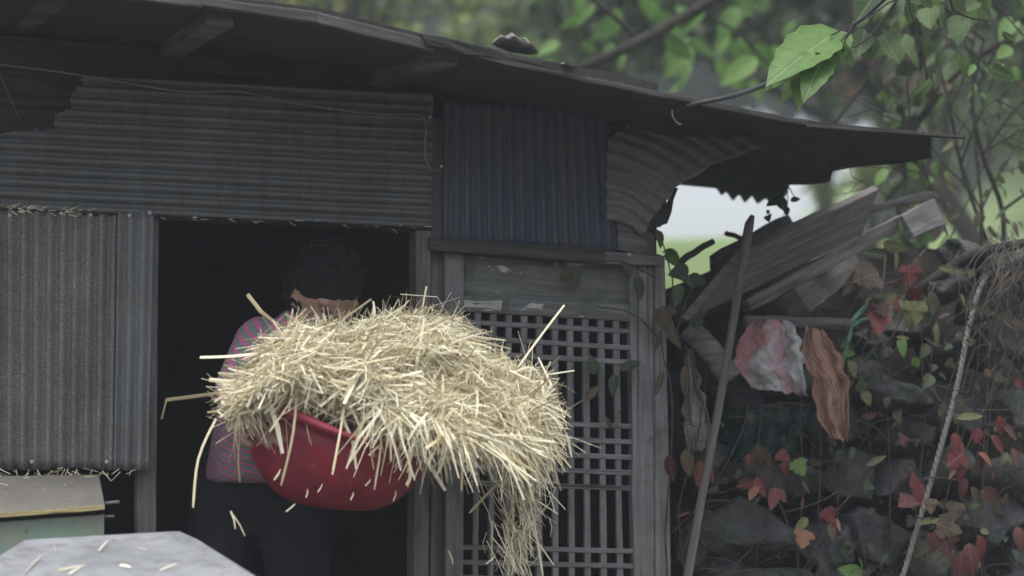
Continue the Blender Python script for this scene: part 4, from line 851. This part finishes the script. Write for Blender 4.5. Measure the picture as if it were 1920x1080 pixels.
# dry twigs and runners all over the wall
mb = MB()
for i in range(150):
    x = rnd.uniform(1290, 1925); y = rnd.uniform(interp([(1290, 800), (1500, 740), (1600, 500), (1900, 440)], x), 1090); a_ = rnd.choice((rnd.gauss(-90, 35), rnd.gauss(0, 30), rnd.gauss(180, 30))); o_ = rnd.uniform(-.1, .03); pts = [(x, y, o_)]
    for k in range(rnd.randint(2, 5)):
        a_ += rnd.gauss(0, 28); L = rnd.uniform(14, 42); x += math.cos(R(a_)) * L; y -= math.sin(R(a_)) * L; pts.append((x, y, o_ + rnd.gauss(0, .012)))
    P = spline([at(*p) for p in pts], 4); r_ = rnd.uniform(.0007, .0022); mb.tube(P, [lerp(r_, r_ * .4, q_ / len(P)) for q_ in range(len(P))], 4)
mb.build('dry_twigs', VINEST, smooth=True, kind='stuff', label='dry brown twigs and runners strewn over the stone wall', cat='twigs')
# root tangle
mb = MB()
for i in range(85):
    x = rnd.uniform(1850, 1960); y = rnd.uniform(420, 500); pts = [(x, y, .05)]; o_ = rnd.uniform(-.12, .05)
    for k in range(rnd.randint(3, 6)):
        x += rnd.gauss(-3, 24); y += rnd.uniform(15, 62); pts.append((x, y, o_ + rnd.gauss(0, .015)))
    P = spline([at(*p) for p in pts], 5); mb.tube(P, [lerp(rnd.uniform(.0008, .002), .0005, q_ / len(P)) for q_ in range(len(P))], 4)
for x0, x1 in ((1850, 1700), (1870, 1780), (1860, 1730)):
    mb.tube(spline([at(x0, 600 + rnd.uniform(-60, 60), -.05), at((x0 + x1) / 2 + 30, 660, -.05), at(x1 + 70, 760, -.04), at(x1 + 60, 900, -.03)], 6), .0014, 4)
mb.build('root_tangle', ROOTM, smooth=True, kind='stuff', label='tangle of thin dry roots hanging at the right edge', cat='roots')
mb = MB(); mb.tube(spline([at(1700, 560, .1), at(1770, 510, .04), at(1830, 475, .02), at(1960, 450, .02)], 8), [.014] * 25, 8); mb.build('dead_branch', BARK, smooth=True, label='dark dead branch lying along the top of the stone wall', cat='branch')

# leaf spray hanging in front of the eave at the upper right
s1 = vine('bright green leafy branch hanging sharp above the roof tip', at(1750, -80, -.5), 'leafy_branch', 'branch')
stems(s1, [[(1735, -200, 1.05), (1800, -150, .2), (1780, -60, -.5), (1680, 0, -.52), (1600, 45, -.55), (1560, 65, -.56)], [(1600, 45, -.55), (1565, 95, -.57), (1530, 100, -.58)], [(1700, -10, -.5), (1720, 60, -.5), (1740, 150, -.48)], [(1680, 0, -.5), (1640, 60, -.5), (1600, 90, -.52)], [(1780, -60, -.5), (1790, 20, -.45), (1860, 40, -.4)]], .0036, BARK)
for b_, t_, kd in (((1568, 60), (1438, 142), 'ovate'), ((1528, 108), (1428, 152), 'ovate'), ((1560, 92), (1556, 152), 'ovate'), ((1528, 118), (1466, 172), 'ovate'), ((1516, 118), (1498, 178), 'ovate'), ((1545, 108), (1515, 160), 'ovate'), ((1575, 60), (1580, 100), 'round'), ((1612, -6), (1612, 60), 'ovate'), ((1640, -10), (1600, 48), 'ovate'), ((1690, 0), (1665, 55), 'ovate'), ((1698, 5), (1720, 60), 'ovate'), ((1755, 10), (1770, 62), 'ovate'), ((1740, 15), (1745, 60), 'round'), ((1655, 66), (1690, 112), 'ovate'), ((1640, 70), (1632, 125), 'ovate'), ((1800, 30), (1795, 85), 'round'), ((1744, 148), (1688, 192), 'narrow'), ((1748, 152), (1714, 198), 'narrow'), ((1700, 70), (1705, 112), 'round'), ((1620, 60), (1610, 110), 'ovate'), ((1720, -8), (1770, 20), 'ovate'), ((1580, 80), (1600, 130), 'narrow'), ((1660, -20), (1640, 30), 'round'), ((1780, 10), (1830, 30), 'ovate'), ((1840, 20), (1885, 50), 'ovate'), ((1860, 130), (1910, 150), 'ovate'), ((1880, 60), (1918, 95), 'narrow')):
    far_ = b_[0] > 1600; t_ = (lerp(b_[0], t_[0], .75), lerp(b_[1], t_[1], .75)) if far_ else t_
    leaf(s1, 'midgreen' if far_ else 'green', kd, at(*b_, (-.2 if far_ else -.55) + rnd.uniform(-.04, .06)), at(*t_, (-.22 if far_ else -.6) + rnd.uniform(-.05, .08)), V((rnd.gauss(-.1, .25), -1, rnd.gauss(.25, .25))).normalized())
for i in range(60):
    x = rnd.uniform(1600, 1925); y = rnd.uniform(-30, 110 + (x - 1560) * .12); pxleaf(s1, rnd.choice(('midgreen', 'midgreen', 'green')), rnd.choice(('ovate', 'round')), x, y, rnd.uniform(22, 42), rnd.uniform(-150, -30), rnd.uniform(.0, .9))

# ------------------------------------------------------------------ shrubs and trees behind
C_MID = m_leaf('mid_foliage', [(0, (.04, .07, .024)), (.5, (.085, .13, .045)), (1, (.18, .22, .09))], True, .35)
C_PALE = m_leaf('pale_foliage', [(0, (.07, .09, .03)), (.5, (.15, .18, .06)), (1, (.26, .27, .11))], True, .35)
C_DARK = m_leaf('dark_foliage', [(0, (.022, .034, .02)), (.6, (.05, .068, .036)), (1, (.15, .17, .11))], True, .3)
C_RUST = m_leaf('rust_foliage', [(0, (.12, .06, .04)), (.6, (.22, .12, .09)), (1, (.3, .2, .15))], True, .3)
def crown(mb, c, r, n, ls, ncl=26):
    cl = []
    for k in range(ncl):
        d = V((rnd.gauss(0, 1), rnd.gauss(0, 1), rnd.gauss(0, 1))).normalized() * rnd.random() ** .4; cl.append((V((c[0] + d.x * r[0], c[1] + d.y * r[1], c[2] + d.z * r[2])), rnd.uniform(.2, .42) * min(r)))
    for i in range(n):
        q_, cr = rnd.choice(cl); p = q_ + V((rnd.gauss(0, 1), rnd.gauss(0, 1), rnd.gauss(0, .8))) * cr * .6
        y = V((rnd.gauss(0, 1), rnd.gauss(0, 1), rnd.gauss(-.5, .8))).normalized(); x = y.orthogonal().normalized(); z = y.cross(x); th = rnd.uniform(0, 6.3); x = x * math.cos(th) + z * math.sin(th)
        L = ls * rnd.uniform(.6, 1.3); W = L * .32
        a_ = mb.add(p); b_ = mb.add(p + y * L * .5 + x * W); c_ = mb.add(p + y * L); d_ = mb.add(p + y * L * .5 - x * W); mb.f += [(a_, b_, c_), (a_, c_, d_)]
    return cl
def tree(x, y, h, r, n, ls, mat, label, r0=.09, lean=(0, 0), cz=None, name='tree', cat='tree', group=None, cc=None):
    g = hill(x, y); e = empty(name, (x, y, g), label, cat, group); cz = g + h if cz is None else cz
    c = V((x + lean[0], y + lean[1], cz)) if cc is None else V(cc); mb = MB(); cl = crown(mb, c, r, n, ls); mb.build('crown', mat, e)
    tb = MB(); base = V((x, y, g - .1)); tb.tube(spline([base, lerp(base, c, .45) + V((rnd.gauss(0, .06), 0, 0)), c], 6), [lerp(r0, r0 * .35, i / 12) for i in range(13)], 8)
    for q_, cr in cl[::2]:
        s = lerp(base, c, rnd.uniform(.45, .95)); tb.tube(spline([s, lerp(s, q_, .5) + V((0, 0, .1)), q_], 4), [r0 * .3, r0 * .28, r0 * .26, r0 * .24, r0 * .2, r0 * .18, r0 * .14, r0 * .1, r0 * .06], 5)
    tb.build('trunk', BARK, e, smooth=True); return e
TREES = [(-2.2, 9, 2.6, (1.5, 1.2, 1.6), 2600, .13, C_DARK, 'dark tree behind the left end of the roof line'), (-.9, 7.5, 2.4, (.8, .8, 1.2), 1800, .1, C_PALE, 'pale grey green tree just above the wooden fascia'), (.0, 11, 3., (1.3, 1.2, 1.9), 2600, .13, C_MID, 'mid green tree behind the rag on the roof'),
         (.6, 9, 2.8, (.9, .8, 1.3), 1600, .13, C_MID, 'leafy tree with long leaves over the middle of the eave'), (2.5, 13, 2.6, (1., 1., 1.5), 2200, .13, C_PALE, 'yellow green tree right of the bright gap'), (3.4, 9.5, 2.4, (1.0, .9, 1.5), 2200, .12, C_MID, 'green tree far behind the bare shrub at the right'), (4.6, 14, 2.6, (1.6, 1.2, 2), 2400, .15, C_PALE, 'pale yellow tree at the far right edge')]
for x, y, h, r, n, ls, mt, lb in TREES: tree(x, y, h, r, n, ls, mt, lb)
tree(3.3, 8, 3., (1.6, .9, .8), 5600, .13, C_DARK, 'tree whose dark canopy spreads above the bright gap', .1, cc=(1.7, 8, 3.8))
tree(2.9, 11, 2.6, (.5, .4, .4), 700, .12, C_RUST, 'small rusty brown tree above the roof tip', .06, cc=(2.55, 11, 4.0))
for i, (x, y, r, mt, lb) in enumerate(((2.05, 7, (.45, .4, .45), C_PALE, 'low pale bush behind the plank pile'), (2.9, 6, (.6, .4, .5), C_PALE, 'yellow green bush behind the stone wall top'), (2.35, 9.5, (.5, .4, .9), C_PALE, 'tall pale bush between bright gap and dark trunk'), (3.6, 6.5, (.6, .5, .7), C_MID, 'green bush at the right edge behind the bare shrub'))):
    tree(x, y, .5, r, 900, .08, mt, lb, .03, name='bush', cat='bush')
# far woodland as one mass either side of the gap
mb = MB()
for i in range(150):
    a_ = rnd.uniform(-.42, .42); d = rnd.uniform(30, 52)
    if -.01 < a_ < .2: continue
    x, y = a_ * d, d - 6; crown(mb, (x, y, hill(x, y) + rnd.uniform(1.5, 7)), (2.2, 1.5, 2.4), 150, .55, 8)
for i in range(120):
    a_ = rnd.uniform(-.02, .22); d = rnd.uniform(40, 52); x, y = a_ * d, d - 6; crown(mb, (x, y, .85 + d * rnd.uniform(.168, .25)), (2, 1.5, 1.0), 150, .55, 8)
mb.build('far_woodland', C_DARK, kind='stuff', label='blurred dark wooded hillside behind everything', cat='woodland')
# ivy-clad trunk behind the roof tip
iv = empty('ivy_clad_tree', (at(1712, 900, 1.1).x, at(1712, 900, 1.1).y, hill(1.1, 1.4)), 'dark ivy clad tree trunk behind the roof tip', 'tree')
mb = MB(); P = spline([at(1722, 1000, 1.1), at(1716, 600, 1.1), at(1708, 380, 1.1), at(1690, 200, 1.1), at(1715, 60, 1.1), at(1740, -120, 1.1), at(1725, -300, 1.1), at(1740, -520, 1.1)], 6); mb.tube(P, [.05] * len(P), 10)
mb.tube(spline([at(1690, 210, 1.1), at(1640, 130, 1.15), at(1600, 20, 1.2), at(1590, -60, 1.2)], 6), .02, 6); mb.tube(spline([at(1560, 235, 1.2), at(1640, 130, 1.2), at(1700, 40, 1.2)], 6), .008, 6); mb.tube(spline([at(1700, 260, 1.1), at(1800, 130, 1.), at(1920, 60, .9)], 6), .012, 6)
mb.build('trunk', BARK, iv, smooth=True)
for i in range(150):
    y = rnd.uniform(-40, 460); x = interp([(-40, 1730), (60, 1712), (200, 1690), (380, 1708), (460, 1714)], y) + rnd.gauss(0, 26)
    pxleaf(iv, rnd.choice(('dark', 'dark', 'dark', 'green', 'brown')), rnd.choice(('ovate', 'round', 'lobed')), x, y, rnd.uniform(18, 44), rnd.uniform(-150, -30), rnd.uniform(.85, 1.1))
# big-leaved branch over the roof, out of focus
br = empty('big_leaved_branch', at(1200, -60, 2.2), 'blurred branch with long bright leaves above the eave', 'branch')
mb = MB(); mb.tube(spline([at(1090, 128, 2.3), at(1170, 92, 2.2), at(1260, 44, 2.2), at(1350, -10, 2.2), at(1420, -60, 2.2), at(1560, -170, 2.0), at(1728, -260, 1.12)], 6), .019, 8); mb.tube(spline([at(1200, 75, 2.2), at(1150, 30, 2.2), at(1090, -20, 2.2)], 6), .009, 6); mb.tube(spline([at(1300, 20, 2.2), at(1380, 60, 2.2), at(1440, 120, 2.2)], 6), .006, 6); mb.build('limb', BARK, br, smooth=True)
for i in range(48):
    x = rnd.uniform(960, 1480); y = rnd.uniform(-20, 150) if x < 1250 else rnd.uniform(-20, 170); pxleaf(br, 'green', rnd.choice(('ovate', 'narrow', 'ovate')), x, y, rnd.uniform(35, 75), rnd.uniform(-150, -20), rnd.uniform(2.2, 4.6))
# bare twiggy shrub at the right
sh_ = empty('bare_shrub', at(1850, 520, .6), 'thin bare twiggy shrub standing above the stone wall at the right', 'shrub')
mb = MB()
def twig(x, y, ang, L, r_, o_, d):
    pts = [(x, y, o_)]; a_ = ang
    for k in range(4):
        a_ += rnd.gauss(0, 9); x += math.cos(R(a_)) * L / 4; y -= math.sin(R(a_)) * L / 4; o_ += rnd.gauss(0, .02); pts.append((x, y, o_))
        if d and rnd.random() < .85: twig(x, y, a_ + rnd.choice((-1, 1)) * rnd.uniform(25, 65), L * rnd.uniform(.4, .65), r_ * .6, o_, d - 1)
    P = spline([at(*p) for p in pts], 4); mb.tube(P, [lerp(r_, r_ * .55, i / (len(P) - 1)) for i in range(len(P))], 5)
for x, a_, L, r_ in ((1880, 92, 440, .009), (1872, 112, 420, .007), (1890, 70, 400, .007), (1835, 80, 430, .006), (1800, 100, 380, .004), (1910, 95, 420, .006), (1760, 60, 320, .003)): twig(x, 505, a_, L, r_, rnd.uniform(.4, .8), 2)
mb.build('stems', BARK, sh_, smooth=True)
for i in range(60): pxleaf(sh_, rnd.choice(('green', 'yellow', 'dark', 'brown')), rnd.choice(('ovate', 'narrow')), rnd.uniform(1740, 1920), rnd.uniform(100, 460), rnd.uniform(14, 32), rnd.uniform(-150, -30), rnd.uniform(.4, .8))

# ------------------------------------------------------------------ thin haze added to lift the dark tones
AIR = bpy.data.materials.new('black_lift_air'); AIR.use_nodes = True; t = AIR.node_tree; t.nodes.remove(t.nodes['Principled BSDF'])
pv = t.nodes.new('ShaderNodeVolumePrincipled'); pv.inputs['Color'].default_value = (.86, .93, 1, 1); pv.inputs['Density'].default_value = .0046; pv.inputs['Anisotropy'].default_value = .2
t.links.new(pv.outputs[0], t.nodes['Material Output'].inputs['Volume'])
mb = MB(); mb.box((-80, -20, -2), (80, 110, 30)); o = mb.build('haze', AIR, kind='stuff', fix=True, label='thin added haze that lifts the darkest tones', cat='haze')
